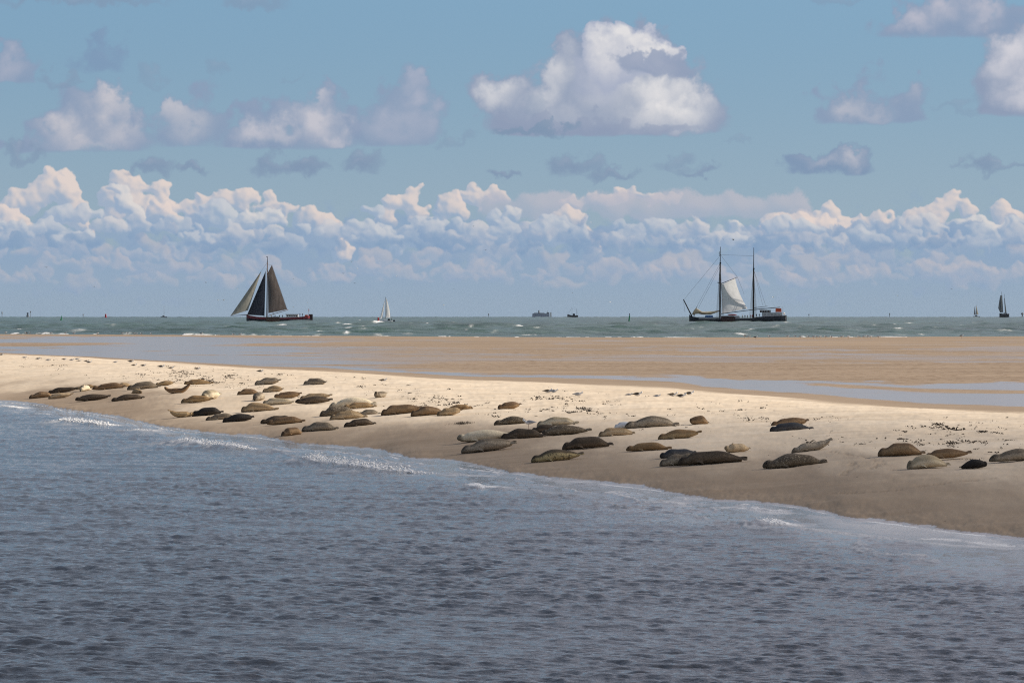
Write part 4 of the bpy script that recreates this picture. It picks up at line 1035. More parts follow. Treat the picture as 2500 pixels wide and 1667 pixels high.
def gull_mesh(wing, sit=True, L=0.42, headturn=0.0):
    """bird facing +x; body, head and tail one skin, wings folded over the back"""
    mb = MB(); z0 = 0.085 if sit else 0.30
    prof = [(-0.50, 0.020, 0.012, 0.015), (-0.40, 0.045, 0.02, 0.012), (-0.28, 0.075, 0.055, 0.004), (-0.12, 0.105, 0.088, 0.0), (0.05, 0.118, 0.10, 0.0), (0.18, 0.110, 0.095, 0.012), (0.27, 0.085, 0.08, 0.045), (0.315, 0.070, 0.066, 0.075), (0.345, 0.064, 0.062, 0.092), (0.375, 0.084, 0.084, 0.105), (0.42, 0.082, 0.082, 0.112), (0.465, 0.044, 0.044, 0.110), (0.487, 0.016, 0.018, 0.106)]
    n = 12; rings = []
    for x, ry, rz, dz in prof:
        rings.append([(x * L * 1.15, ry * L * 2.0 * math.cos(a) * 0.62, z0 + dz * L * 2.1 + rz * L * 2.0 * math.sin(a) * 0.8) for a in [2 * math.pi * i / n for i in range(n)]])
    mb.loft(rings, 0)
    hz = z0 + 0.106 * L * 2.1; hx = 0.485 * L * 1.15
    mb.loft([[(hx - 0.01, 0.012 * math.cos(a), hz + 0.013 * math.sin(a)) for a in [2 * math.pi * i / 8 for i in range(8)]], [(hx + 0.03, 0.008 * math.cos(a), hz + 0.009 * math.sin(a)) for a in [2 * math.pi * i / 8 for i in range(8)]], [(hx + 0.058, 0.002 * math.cos(a), hz - 0.008 + 0.003 * math.sin(a)) for a in [2 * math.pi * i / 8 for i in range(8)]]], 2)
    for sg in (-1, 1):
        mb.ball((0.425 * L * 1.15, sg * 0.030, hz + 0.010), (0.006, 0.004, 0.006), 6, 4, 4)
        wr = []
        for x, w, zc, th in [(0.13, 0.012, 0.03, 0.010), (0.08, 0.045, 0.035, 0.018), (-0.05, 0.062, 0.03, 0.022), (-0.25, 0.052, 0.018, 0.018), (-0.42, 0.030, 0.012, 0.012), (-0.62, 0.006, 0.004, 0.005)]:
            wr.append([(x * L * 1.15, sg * (0.052 * (1 - abs(x)) + 0.012 * math.cos(a) + 0.004) * L / 0.42, z0 + (zc + w * math.sin(a) * 0.95) * L / 0.42 + 0.012) for a in [2 * math.pi * i / 10 for i in range(10)]])
        mb.loft(wr, 1)
        if not sit:
            mb.tube((0.0, sg * 0.028, z0 - 0.06), (0.012, sg * 0.028, 0.13), 0.010, 0.007, 7, 3)
            mb.tube((0.012, sg * 0.028, 0.13), (0.0, sg * 0.028, 0.012), 0.007, 0.006, 7, 3)
            for t in (-0.5, 0, 0.5): mb.tube((0.0, sg * 0.028, 0.012), (0.055 * math.cos(t), sg * 0.028 + 0.055 * math.sin(t), 0.006), 0.006, 0.004, 6, 3)
    o = mb.build('gull', [M_WHITE, wing, M_BEAK, M_LEG, M_BLACKW], smooth=True)
    return o

PROTO = {}
def gull(px, py, wing, label, rz=0.0, sc=1.0, sit=True, group='gulls resting on the sandbank', dz=0.0):
    key = (wing.name, sit)
    if key not in PROTO:
        o = gull_mesh(wing, sit); PROTO[key] = o
    else:
        o = PROTO[key].copy(); COL.objects.link(o)
    p = place(px, py)
    o.location = p + Vector((0, 0, dz)); o.rotation_euler = (0, 0, R(rz)); sc *= (0.72 if sit else 0.84)
    o.scale = (sc, sc, sc)
    return tag(o, label, 'gull', group)
G, B_, W_ = M_MANTLE, M_BLACKW, M_BROWNW
gull(4, 868, B_, 'dark winged gull at the very left edge of the bank', 8)
gull(60, 875, G, 'grey gull alone on the crest, second from the left edge', 0)
gull(93, 878, B_, 'dark backed gull on the crest between two single gulls', 5)
gull(118, 881, G, 'gull with a dark tail, fourth along the left crest', -4)
gull(157, 879, W_, 'mottled brown gull just left of the close gull trio', 0, 0.95)
gull(176, 881, G, 'pale gull, left of the close trio on the crest', 10)
gull(189, 879, G, 'gull at the back of the close trio on the crest', -15)
gull(193, 884, B_, 'dark gull at the front of the close trio on the crest', 5)
gull(212, 884, W_, 'brown gull behind the dark one, right of the trio', 0)
gull(218, 887, B_, 'dark gull in front of the brown one, right of the trio', 0)
gull(282, 886, G, 'small grey gull alone mid way along the left crest', 0, 0.85)
gull(320, 885, B_, 'large dark backed gull above a lying pale gull', 0, 1.15)
gull(328, 894, W_, 'pale brownish gull lying below the large dark backed gull', 12)
gull(350, 895, B_, 'dark gull just right of the pale brownish lying gull', 0)
gull(394, 898, B_, 'large black and white gull, left of a lone pair', 8, 1.2)
gull(418, 901, W_, 'brownish gull, right of the large black and white gull', 0)
gull(482, 903, W_, 'brown gull alone on the crest beyond the banana seal', 0)
gull(636, 909, B_, 'dark gull alone on the crest above two grey seals', 4, 1.05)
gull(936, 932, W_, 'brown and white gull alone above the sitting grey seal', 0, 1.05)
gull(1338, 959, W_, 'speckled brown gull resting against a white headed one', 0, 1.1)
gull(1353, 959, G, 'white headed gull tucked behind the speckled brown one', -20)
gull(1412, 967, G, 'large pale grey gull alone, right of the speckled pair', 8, 1.12)
gull(1536, 967, G, 'small pale gull, left end of the right hand gull group', 0, 0.8)
gull(1557, 967, B_, 'black backed gull, second in the right hand gull group', 10, 1.1)
gull(1605, 970, G, 'small grey gull with a dark cap, third in its group', 0, 0.8)
gull(1643, 968, W_, 'grey brown gull behind the black backed one, fourth in its group', 0, 1.1)
gull(1664, 971, B_, 'dark backed gull overlapping the grey brown one beside it', 5, 1.1)
gull(1684, 965, B_, 'dark backed gull standing highest at the right end of the gull group', 20, 1.1)
gull(1291, 1051, G, 'white gull with grey wings standing among the seals', 180, 0.98, sit=False, group='gulls standing on the sandbank')

# gulls far off along the seaward edge of the flat
far = [(14, 816), (64, 818), (73, 816), (124, 818), (160, 817), (180, 818), (238, 818), (298, 818), (311, 818), (327, 818), (333, 819), (369, 819), (345, 819), (491, 820), (570, 821), (586, 821),
       (1818, 826), (1828, 827), (1845, 830), (1878, 826), (1923, 826), (1941, 826), (1954, 827), (1973, 827), (1986, 827), (1994, 827), (2002, 827), (2016, 827), (2030, 827), (2055, 827), (2071, 827), (2097, 827), (2109, 827), (2118, 826), (2126, 827), (2145, 827), (2347, 826)]
far_special = {64: 'dark bird on the seaward sand edge, second from the left', 491: 'dark bird alone on the seaward edge left of the red sailing barge', 1818: 'dark bird at the left end of the far flock, right side', 1845: 'dark bird in front of the far flock on the right', 2347: 'dark bird alone on the far edge at the right'}
for px, py in far:
    lab = far_special.get(px)
    gull(px, py, B_ if lab else G, lab or 'tiny pale gull standing far off on the seaward edge of the sand', random.choice([0, 180, 30, 150]), 1.35 if not lab else 1.6, sit=False, group=None if lab else 'gulls along the seaward edge')

# ---- gulls on the wing over the sea
def flyer_mesh(mw):
    mb = MB()
    mb.loft([[(x, r_ * math.cos(a), r_ * 0.9 * math.sin(a)) for a in [2 * math.pi * i / 8 for i in range(8)]] for x, r_ in [(-0.30, 0.008), (-0.2, 0.03), (-0.05, 0.06), (0.1, 0.055), (0.18, 0.04), (0.25, 0.035), (0.30, 0.006)]], 0)
    for sg in (-1, 1):
        rg = []
        for y, x, z, c in [(0.03, 0.04, 0.02, 0.11), (0.22, 0.07, 0.16, 0.10), (0.40, 0.02, 0.20, 0.075), (0.58, -0.08, 0.18, 0.045), (0.70, -0.15, 0.15, 0.008)]:
            rg.append([(x + c * math.cos(a), sg * y, z + 0.012 * math.sin(a)) for a in [2 * math.pi * i / 8 for i in range(8)]])
        mb.loft(rg, 1)
    return mb.build('flying_gull', [M_WHITE, mw], smooth=True)
FP = {}
def flyer(px, py, dark, size, label, rz=None, roll=0.0):
    mw = M_BLACKW if dark else M_WHITE
    if dark not in FP: FP[dark] = o = flyer_mesh(mw)
    else: o = FP[dark].copy(); COL.objects.link(o)
    d = 900.0
    sc = size * d / F / 0.8
    o.location = ((px - 1250) / F * d, d, HC + (YH - py) / F * d); o.scale = (sc,) * 3
    o.rotation_euler = (R(roll), R(random.uniform(-15, 15)), R(random.uniform(20, 70) * random.choice([1, -1]) if rz is None else rz))
    return tag(o, label, 'bird', 'birds flying over the sea')
for px, py, dk, sz, lab in [
    (113, 653, 1, 7, 'dark bird flying highest at the far left of the sky'), (230, 700, 0, 6, 'white gull flying low between the grey beacon and the red buoy'),
    (242, 744, 0, 4, 'tiny gull gliding low just left of the red buoy'), (473, 685, 1, 4, 'dark bird in the sky between the red buoy and the barge'),
    (503, 690, 0, 6, 'white gull flying left of the barge, above its companions'), (488, 733, 1, 4, 'dark bird flying low left of the barge bowsprit'),
    (532, 733, 0, 6, 'white gull, left of a pair near the barge bowsprit'), (546, 733, 0, 7, 'white gull, right of a pair near the barge bowsprit'),
    (580, 705, 1, 6, 'dark bird flying beside the white headsail of the barge'), (716, 681, 0, 6, 'white gull flying just right of the barge mainsail'),
    (716, 750, 0, 5, 'white gull flying low over the barge deckhouse'), (750, 739, 0, 5, 'white gull flying over the stern of the barge'),
    (858, 639, 1, 5, 'dark bird high between the barge and the white yacht'), (838, 668, 1, 5, 'dark bird midway between the barge and the white yacht'),
    (866, 692, 1, 5, 'dark bird flying low left of the white yacht mast'), (873, 656, 0, 5, 'pale gull above and left of the white yacht'),
    (968, 675, 0, 5, 'pale gull above and right of the white yacht'), (1083, 745, 0, 6, 'white gull skimming the horizon right of the white yacht'),
    (1108, 706, 1, 4, 'dark bird over the open sea right of the white yacht'), (1156, 553, 1, 4, 'dark bird high before the cloud bank in the middle'),
    (1185, 611, 1, 6, 'dark bird in the middle of the sky below the cloud bank'), (1313, 611, 0, 6, 'white gull in the middle of the sky above the ferry'),
    (1397, 715, 1, 4, 'dark bird just above the small dark fishing boat'), (1490, 738, 0, 7, 'white gull flying between the fishing boat and the green buoy'),
    (1766, 585, 1, 4, 'dark bird right above the foremast of the two masted ship'), (1790, 586, 1, 9, 'brown gull flying between the mast tops of the ship'),
    (1887, 726, 0, 7, 'white gull flying over the stern of the two masted ship'), (2191, 722, 0, 6, 'pale gull over the sea right of the two masted ship'),
    (2323, 706, 1, 5, 'dark bird to the left of the distant ketch')]:
    flyer(px, py, dk, sz, lab)

# ------------------------------------------------------------------ seaweed on the upper bank
M_WEED = paint('dry_brown_seaweed', (0.040, 0.028, 0.018), 0.8, 0.45, 8)
def weed_bit(mb, p, r, g, n, tall=1.0):
    for _ in range(n):
        a = g.uniform(0, 6.28); l = r * g.uniform(0.5, 1.2); q = Vector((p.x + g.normal(0, r * 0.7), p.y + g.normal(0, r * 0.8), p.z))
        e = q + Vector((math.cos(a) * l, math.sin(a) * l, abs(g.normal(0, 0.28)) * r * tall)); mid = (q + e) / 2 + Vector((0, 0, r * g.uniform(0.05, 0.3) * tall))
        w = r * g.uniform(0.10, 0.22)
        mb.tube(q + Vector((0, 0, 0.004)), mid, w * 0.7, w, 5); mb.tube(mid, e, w, w * 0.4, 5)
def build_weed():
    g = np.random.default_rng(5); mb = MB(); n = 0
    cand = 9000
    px = g.uniform(-300, 2800, cand); t = np.clip(np.where(g.random(cand) < 0.62, g.normal(0.66, 0.09, cand), g.uniform(0.42, 1.0, cand)), 0.3, 1.02)
    # thin belts where the last tides left it
    u = (px - 1250) / F; ds, dc = d_shore(u), d_crest(u); d = ds + t * (dc - ds)
    dens = 0.9 * vn1(u * 9, t * 0.8) + 0.7 * vn2(u * 22, t * 2.5)
    keep = dens > 0.88 + np.where(px > 1100, 0.2, 0) + np.where(px < 700, -0.35, 0) + np.where((px > 650) & (px < 1000), 0.25, 0)
    for i in np.where(keep)[0]:
        z = float(ground(u[i], d[i])); p = Vector((u[i] * d[i], d[i], z))
        r = 0.028 + 0.030 * g.random() ** 2 + max(0, dens[i] - 1.2) * 0.022
        weed_bit(mb, p, r * (0.85 + d[i] / 300), g, int(g.integers(1, 4) + max(0, dens[i] - 1.3) * 2))
        n += 1
    for _ in range(1700):         # crumbs of weed and shell
        px_ = g.uniform(-250, 2750); u_ = (px_ - 1250) / F; t_ = float(np.clip(g.normal(0.72, 0.16), 0.3, 1.05)); d_ = float(d_shore(u_) + t_ * (d_crest(u_) - d_shore(u_)))
        if vn1(np.array([u_ * 14]), np.array([t_ * 1.4]))[0] < -0.1: continue
        weed_bit(mb, Vector((u_ * d_, d_, float(ground(u_, d_)))), 0.016 + 0.012 * g.random() + d_ * 6e-5, g, 1)
    for cxp, cyp, rr_, k in [(1112, 984, 0.10, 16), (1093, 978, 0.07, 8), (1160, 993, 0.06, 12), (1190, 996, 0.06, 10), (1335, 1000, 0.07, 16), (1350, 1003, 0.06, 14), (1405, 1006, 0.07, 12), (1470, 1009, 0.05, 9), (1530, 1012, 0.06, 14), (1545, 1016, 0.06, 10), (1630, 1017, 0.07, 14), (1645, 1015, 0.06, 10), (1985, 1050, 0.07, 10), (1870, 1045, 0.05, 14), (1855, 1047, 0.05, 10), (2206, 1054, 0.06, 10), (2200, 1072, 0.07, 14), (2215, 1073, 0.06, 10), (2300, 1073, 0.05, 9), (2460, 1076, 0.08, 14), (2476, 1076, 0.06, 10), (2382, 1096, 0.05, 7), (2320, 1091, 0.05, 6), (2105, 1084, 0.06, 6), (2090, 1084, 0.04, 4), (1020, 962, 0.07, 12), (810, 960, 0.06, 16), (822, 962, 0.06, 14), (440, 928, 0.08, 8), (1000, 974, 0.05, 10), (965, 972, 0.05, 12), (2270, 1061, 0.06, 7), (945, 972, 0.05, 10)]:
        weed_bit(mb, place(cxp, cyp), rr_, g, k, 1.0)
    for cxp, cyp in [(888, 1081), (914, 1079), (962, 1096), (1053, 1062), (2186, 1231), (2307, 1271), (2112, 1206), (330, 1001), (345, 1000), (395, 1002), (860, 1090), (2000, 1140), (1240, 1030), (1300, 1120), (1780, 1130), (2090, 1165)]:
        weed_bit(mb, place(cxp, cyp), 0.022, g, 2)
    o = mb.build('seaweed', M_WEED); o['kind'] = 'stuff'; tag(o, 'scattered bits of dark dry seaweed along the upper sand', 'seaweed')
    mb = MB(); c = place(1129, 1034); g = np.random.default_rng(9)
    for _ in range(210):
        q = Vector((c.x + g.normal(0, 0.17) * 1.0, c.y + g.normal(0, 0.35), 0)); q.z = float(ground(q.x / q.y, q.y))
        h = 0.13 * math.exp(-((q.x - c.x) / 0.22) ** 2)
        weed_bit(mb, q, 0.035, g, 1, 1.6 + h * 12)
    o = mb.build('seaweed_clump', paint('brown_bladder_weed', (0.050, 0.036, 0.022), 0.7, 0.5, 14)); o.data.update()
    tag(o, 'large heap of brown seaweed lying alone below the row of four seals', 'seaweed')
build_weed()

# ------------------------------------------------------------------ spray and foam of the little breakers
def build_spray():
    g = np.random.default_rng(3); mb = MB()
    M = paint('white_foam', (0.80, 0.80, 0.79), 0.75, 0.06, 20)
    for pts, h, fo in BREAKERS:
        if fo < 0.5: continue
        P = [wpt(*q) for q in pts]; L = sum(math.dist(P[i], P[i + 1]) for i in range(len(P) - 1))
        n = int(min(1500, (30 if fo > 0.9 else 10) * L * (8 if fo > 0.3 else 2.5)))
        cl = [g.random() ** 1.6 for _ in range(5)]
        for _ in range(n):
            s = abs(g.choice(cl) + g.normal(0, 0.10)) if g.random() < 0.6 else g.random() ** 1.5
            s = min(s, 0.999) * (len(P) - 1); i = int(s); f = s - i
            x = P[i][0] * (1 - f) + P[i + 1][0] * f + g.normal(0, 0.10); y = P[i][1] * (1 - f) + P[i + 1][1] * f + g.normal(0, 0.22)
            sn = s / (len(P) - 1); en = float(sstep(0, 0.16, sn) * sstep(1.0, 0.7, sn))
            hz = h * (0.12 + 0.88 * en) * (0.45 + 0.7 * abs(g.normal(0, 0.7)) * fo * en)
            r = (0.007 + 0.020 * g.random() ** 2.4) * (1.0 if fo > 0.9 else 0.55) * (0.7 if hz > h else 1)
            mb.ball((x, y, max(0.008, hz)), (r * g.uniform(1, 3.0), r * g.uniform(1, 2), r * g.uniform(0.6, 1.1)), 5, 3)
    o = mb.build('foam', M, smooth=True); o['kind'] = 'stuff'; tag(o, 'white foam and spray of the small waves breaking along the beach', 'foam')
build_spray()

# ------------------------------------------------------------------ vessels
M_BLK = paint('black_hull_paint', (0.010, 0.012, 0.020), 0.35, 0.2, 0.6)
M_RED = paint('dark_red_hull_paint', (0.16, 0.016, 0.022), 0.4, 0.15, 0.6)
M_WOOD = paint('varnished_spar', (0.20, 0.075, 0.025), 0.45, 0.15, 0.8)
M_DKWOOD = paint('dark_spar', (0.014, 0.011, 0.011), 0.8, 0.2, 0.8, 0.08)
M_LEE = paint('oiled_leeboard_wood', (0.085, 0.040, 0.022), 0.5, 0.2, 0.8)
M_DKRED = paint('dark_oxide_leeboard', (0.040, 0.014, 0.012), 0.5, 0.2, 0.8)
M_GREYP = paint('grey_bulwark_paint', (0.30, 0.31, 0.32), 0.5, 0.12, 0.7)
M_WHT = paint('white_paint', (0.72, 0.72, 0.70), 0.45, 0.06, 0.7)
M_GLASS = paint('dark_window_glass', (0.025, 0.03, 0.035), 0.12, 0.1, 1.0, 0.5)
M_ORANGE = paint('orange_raft_fabric', (0.55, 0.085, 0.025), 0.6, 0.12, 0.8)
M_BLUE = paint('blue_tarpaulin', (0.03, 0.12, 0.30), 0.6, 0.2, 0.8)
M_ROPE = paint('rigging_rope', (0.06, 0.06, 0.06), 0.8)
M_DECK = paint('deck_planks', (0.22, 0.17, 0.12), 0.7, 0.2, 0.7)
M_BUOYR = paint('red_buoy_paint', (0.36, 0.012, 0.020), 0.45, 0.1, 0.7)
M_BUOYG = paint('green_buoy_paint', (0.010, 0.16, 0.075), 0.45, 0.1, 0.7)
M_STEEL = paint('grey_steel', (0.16, 0.17, 0.19), 0.5, 0.15, 0.5)
M_SKIN = paint('skin', (0.45, 0.27, 0.19), 0.6)
M_NAVY = paint('dark_jacket', (0.02, 0.022, 0.03), 0.8, 0.2, 4)
M_REDJ = paint('red_jacket', (0.42, 0.035, 0.025), 0.8, 0.1, 4)
M_PALEJ = paint('pale_jacket', (0.50, 0.48, 0.44), 0.8, 0.1, 4)
M_GREENJ = paint('green_jacket', (0.04, 0.10, 0.06), 0.8, 0.1, 4)

def sailcloth(name, col, trans, streak=0.15):
    m = bpy.data.materials.new(name); m.use_nodes = True; t = m.node_tree; t.nodes.clear(); bb = NB(t)
    o = bb.n('ShaderNodeOutputMaterial'); d = bb.n('ShaderNodeBsdfDiffuse'); r_ = bb.n('ShaderNodeBsdfTranslucent'); mx = bb.n('ShaderNodeMixShader')
    P = bb.n('ShaderNodeTexCoord').outputs['Object']
    n = bb.noise(bb.scalev(P, (0.9, 0.9, 0.10)), 1.0, 5, 0.6); n2 = bb.noise(P, 0.35, 3, 0.5)
    c = bb.mix(bb.ramp(n, 0.3, 0.7), tuple(x * (1 - streak) for x in col), tuple(min(1, x * (1 + streak)) for x in col))
    c = bb.mix(bb.math('MULTIPLY', bb.ramp(n2, 0.45, 0.7), 0.4), c, tuple(x * 0.7 for x in col))
    bb.set(d.inputs[0], c); bb.set(r_.inputs[0], c); bb.set(mx.inputs[0], trans)
    t.links.new(d.outputs[0], mx.inputs[1]); t.links.new(r_.outputs[0], mx.inputs[2]); t.links.new(mx.outputs[0], o.inputs[0])
    return m
C_BROWN = sailcloth('tanned_brown_sailcloth', (0.120, 0.100, 0.092), 0.40, 0.25)
C_DARK = sailcloth('dark_blue_black_sailcloth', (0.030, 0.034, 0.048), 0.25, 0.2)
C_PALE = sailcloth('pale_flax_sailcloth', (0.36, 0.34, 0.29), 0.42, 0.12)
C_WHITE = sailcloth('white_sailcloth', (0.74, 0.74, 0.74), 0.42, 0.05)
C_SHADE = sailcloth('shaded_white_sailcloth', (0.60, 0.60, 0.60), 0.16, 0.06)  # unused copy of the white cloth, darkened as if in shade
C_GREYS = sailcloth('grey_sailcloth', (0.13, 0.15, 0.17), 0.35, 0.2)
C_FURL = sailcloth('furled_canvas', (0.50, 0.42, 0.28), 0.15, 0.25)

class Ship:
    def __init__(s, name, cx, wy, label, cat, dz=0.0):
        s.cx, s.wy = cx, wy; s.d = sea_dist(wy); s.m = s.d / F
        s.root = empty(name, ((cx - 1250) / F * s.d, s.d, sea_z(s.d) + dz), label, cat)
    def P(s, px, py, y=0.0): return ((px - s.cx) * s.m, y, (s.wy - py) * s.m)
    def spar(s, name, a, b, r0, r1, mat, parent=None, ya=0.0, yb=0.0):
        mb = MB(); mb.tube(s.P(*a, ya), s.P(*b, yb), r0, r1, 10)
        return mb.build(name, mat, parent or s.root, smooth=True)
    def lines(s, name, segs, r, mat=M_ROPE):
        mb = MB()
        for a, ya, b, yb in segs: mb.tube(s.P(*a, ya), s.P(*b, yb), r, r, 5)
        return mb.build(name, mat, s.root)
    def sail(s, name, c, belly, mat, parent=None, nu=14, nv=18, y=(0, 0, 0, 0), roach=0.0, fold=0.0):
        """c: four corners (tack, clew, peak, throat) in photo pixels; belly metres away from the lens"""
        (p0, p1, p2, p3) = [Vector(s.P(*q, yy)) for q, yy in zip(c, y)]
        co = []
        for j in range(nv + 1):
            for i in range(nu + 1):
                a, b_ = i / nu, j / nv
                q = (p0 * (1 - a) + p1 * a) * (1 - b_) + (p3 * (1 - a) + p2 * a) * b_
                w = math.sin(math.pi * a) ** 0.8 * math.sin(math.pi * min(1, b_ * 0.92 + 0.08)) ** 0.8
                q = q + Vector((0, belly * w, 0))
                q.x += -roach * math.sin(math.pi * b_) * a + 0.0
                if fold: q.y += fold * sstep(-0.05, 0.12, a * 1.0 - (1 - b_) ** 1.4 * 0.95) 
                q.y += 0.012 * math.sin(a * 26 + b_ * 7) * (1 - b_) * s.m * 8
                co.append(tuple(q))
        w = nu + 1
        mb = MB(); mb.add(co, [(j * w + i, j * w + i + 1, (j + 1) * w + i + 1, (j + 1) * w + i) for j in range(nv) for i in range(nu)])
        return mb.build(name, mat, parent or s.root, smooth=True)
    def hull(s, name, st, mats, split=0.5, parent=None):
        """stations (px, half beam m, py of the rail); upper strake takes the second material"""
        mb = MB(); rings = []
        for px, hb, py in st:
            x = (px - s.cx) * s.m; zt = (s.wy - py) * s.m
            half = [(hb, zt), (hb * 1.01, zt * split), (hb * 0.93, 0.15), (hb * 0.6, -0.9)]
            rings.append([(x, -yy, z) for yy, z in half] + [(x, yy, z) for yy, z in reversed(half)])
        n = 8
        v = [p for r_ in rings for p in r_]; mb.v += v
        for k in range(len(rings) - 1):
            for i in range(n):
                j = (i + 1) % n
                mb.f.append((k * n + i, k * n + j, (k + 1) * n + j, (k + 1) * n + i)); mb.m.append(1 if i in (0, 6) else (2 if i == 7 else 0))
        mb.f += [tuple(range(n)), tuple(range((len(rings) - 1) * n, len(rings) * n))]; mb.m += [0, 0]
        return mb.build(name, mats, parent or s.root)

def person_mesh(jacket, arms=0.12, seat=False):
    mb = MB(); n = 10
    def el(c, rx, ry): return [(c[0] + rx * math.cos(a), c[1] + ry * math.sin(a), c[2]) for a in [2 * math.pi * i / n for i in range(n)]]
    for sg in (-1, 1):
        mb.loft([el((sg * 0.10, 0, 0.0), 0.05, 0.11), el((sg * 0.10, 0, 0.09), 0.05, 0.06), el((sg * 0.095, 0, 0.45), 0.06, 0.065), el((sg * 0.085, 0, 0.82), 0.085, 0.09), el((sg * 0.06, 0, 0.92), 0.08, 0.09)], 1)
        mb.loft([el((sg * 0.20, 0, 1.42), 0.06, 0.06), el((sg * (0.25 + arms * 0.3), 0, 1.12), 0.045, 0.045), el((sg * (0.24 + arms), -0.10, 0.86), 0.035, 0.035), el((sg * (0.24 + arms), -0.13, 0.78), 0.03, 0.045)], 0)
    mb.loft([el((0, 0, 0.82), 0.17, 0.11), el((0, 0, 1.0), 0.16, 0.10), el((0, 0, 1.25), 0.20, 0.12), el((0, 0, 1.42), 0.19, 0.10), el((0, 0, 1.49), 0.08, 0.07), el((0, 0, 1.56), 0.055, 0.06)], 0)
    mb.ball((0, -0.01, 1.66), (0.085, 0.10, 0.125), 12, 8, 2); mb.ball((0, -0.11, 1.65), (0.015, 0.02, 0.02), 6, 4, 2)
    mb.ball((0, 0.02, 1.70), (0.092, 0.10, 0.10), 12, 8, 3)
    me = bpy.data.meshes.new('p'); me.from_pydata(mb.v, [], mb.f); me.update()
    o = bpy.data.objects.new('p', me); COL.objects.link(o)
    md = o.modifiers.new('m', 'REMESH'); md.mode = 'VOXEL'; md.voxel_size = 0.028; md.use_smooth_shade = True
    me2 = bpy.data.meshes.new_from_object(o.evaluated_get(bpy.context.evaluated_depsgraph_get())); bpy.data.objects.remove(o)
    for m in (jacket, M_NAVY, M_SKIN, M_DKWOOD): me2.materials.append(m)
    for p in me2.polygons:
        z, y = p.center.z, p.center.y
        p.material_index = 1 if z < 0.86 else (0 if z < 1.53 else (3 if (z > 1.74 or (y > 0.02 and z > 1.6)) else 2))
        p.use_smooth = True
    return me2
PM = {}
def person(ship, px, py, jacket, label, y=-0.6, h=1.75, rz=0.0):
    if jacket.name not in PM: PM[jacket.name] = person_mesh(jacket)
    o = bpy.data.objects.new('person', PM[jacket.name]); COL.objects.link(o)
    q = ship.P(px, py, y); r_ = ship.root.location
    o.location = (r_.x + q[0], r_.y + q[1], r_.z + q[2]); sc = h / 1.79; o.scale = (sc,) * 3; o.rotation_euler = (0, 0, R(rz))
    return tag(o, label, 'person', 'people on board the sailing ships')

# ---- red hulled sailing barge
b1 = Ship('sailing_barge', 683, 785, 'red and black sailing barge under brown sails', 'sailing ship')
b1.hull('hull', [(601.5, 0.25, 767.5), (604, 1.3, 768.5), (611, 2.3, 770.5), (626, 2.9, 773), (655, 3.1, 775), (690, 3.1, 775.5), (720, 3.0, 774.5), (742, 2.7, 772.5), (752, 2.0, 771), (757, 1.0, 770)], [M_BLK, M_RED, M_DECK], 0.52)
mb = MB(); mb.box(*[v for v in (b1.P(754, 0)[0], b1.P(763.5, 0)[0])], -0.35, 0.35, -0.6, b1.P(0, 767)[2]); mb.build('rudder', M_DKRED, b1.root)
lw = MB(); pts = [(650, 774), (681, 773), (685, 779), (682, 784.8), (655, 784.8), (649, 781)]
lw.loft([[b1.P(x, y, -3.35) for x, y in pts], [b1.P(x, y, -3.18) for x, y in pts]]); lw.build('leeboard', M_LEE, b1.root)
b1.spar('mast', (651.6, 776), (652.8, 640), 0.34, 0.22, M_LEE); b1.spar('topmast', (652.8, 641), (653, 626), 0.20, 0.10, M_DKWOOD)
mb = MB(); mb.add([b1.P(653, 627), b1.P(649.5, 626.2, 0.3), b1.P(650, 627.6, 0.4), b1.P(653, 628.2)], [(0, 1, 2, 3)]); mb.build('pennant', M_BLK, b1.root)
b1.spar('bowsprit', (604, 768.5), (562.5, 770.8), 0.18, 0.11, M_DKWOOD)
b1.sail('headsail', [(563, 770.6), (606, 757.3), (637.8, 663.3), (637.4, 663.0)], 1.8, C_PALE, roach=0.0, y=(0, -1.2, 0, 0))
b1.sail('staysail', [(603.2, 768.6), (646, 770.6), (648.6, 663.3), (648.0, 663.0)], 1.2, C_DARK, y=(0, -0.8, 0, 0))
b1.sail('mainsail', [(655, 764.5), (701.8, 755.5), (664.3, 647.8), (653.8, 668.5)], 1.6, C_BROWN, y=(0, -3.0, -1.6, 0))
b1.spar('boom', (654, 770.5), (704.5, 756.3), 0.16, 0.13, M_WOOD, ya=0, yb=-3.0)
b1.spar('gaff', (652.8, 670), (664.6, 646.8), 0.16, 0.10, M_WOOD, ya=0, yb=-1.6)
b1.lines('rigging', [((653, 640), 0, (563.5, 770), 0), ((653, 652), 0, (604, 768), 0), ((653, 655), 0, (668, 774.5), -3.0), ((653, 655), 0, (668, 774.5), 3.0), ((664.6, 647), -1.6, (703, 757), -3.0), ((653, 645), 0, (664, 648), -1.6)], 0.045)
h_ = MB(); h_.box(b1.P(699, 0)[0], b1.P(728, 0)[0], -1.9, 1.9, b1.P(0, 775)[2], b1.P(0, 768)[2]); dk = h_.build('deckhouse', M_WHT, b1.root)
h_ = MB(); h_.box(b1.P(697.5, 0)[0], b1.P(729, 0)[0], -2.1, 2.1, b1.P(0, 768)[2] + 0.003, b1.P(0, 766.9)[2]); h_.build('roof', M_RED, dk)
for i in range(6):
    w = MB(); x = b1.P(701 + i * 4.5, 0)[0]; w.box(x, x + 0.55, -1.96, -1.88, b1.P(0, 773)[2], b1.P(0, 769.5)[2]); w.build('window', M_GLASS, dk)
h_ = MB(); h_.box(b1.P(744, 0)[0], b1.P(752, 0)[0], -1.5, 1.5, b1.P(0, 773.5)[2], b1.P(0, 768.5)[2], tx=0.2); h_.build('stern_locker', M_ORANGE, b1.root)
b1.spar('flag_pole', (752.8, 770), (753.5, 753), 0.05, 0.04, M_WOOD)
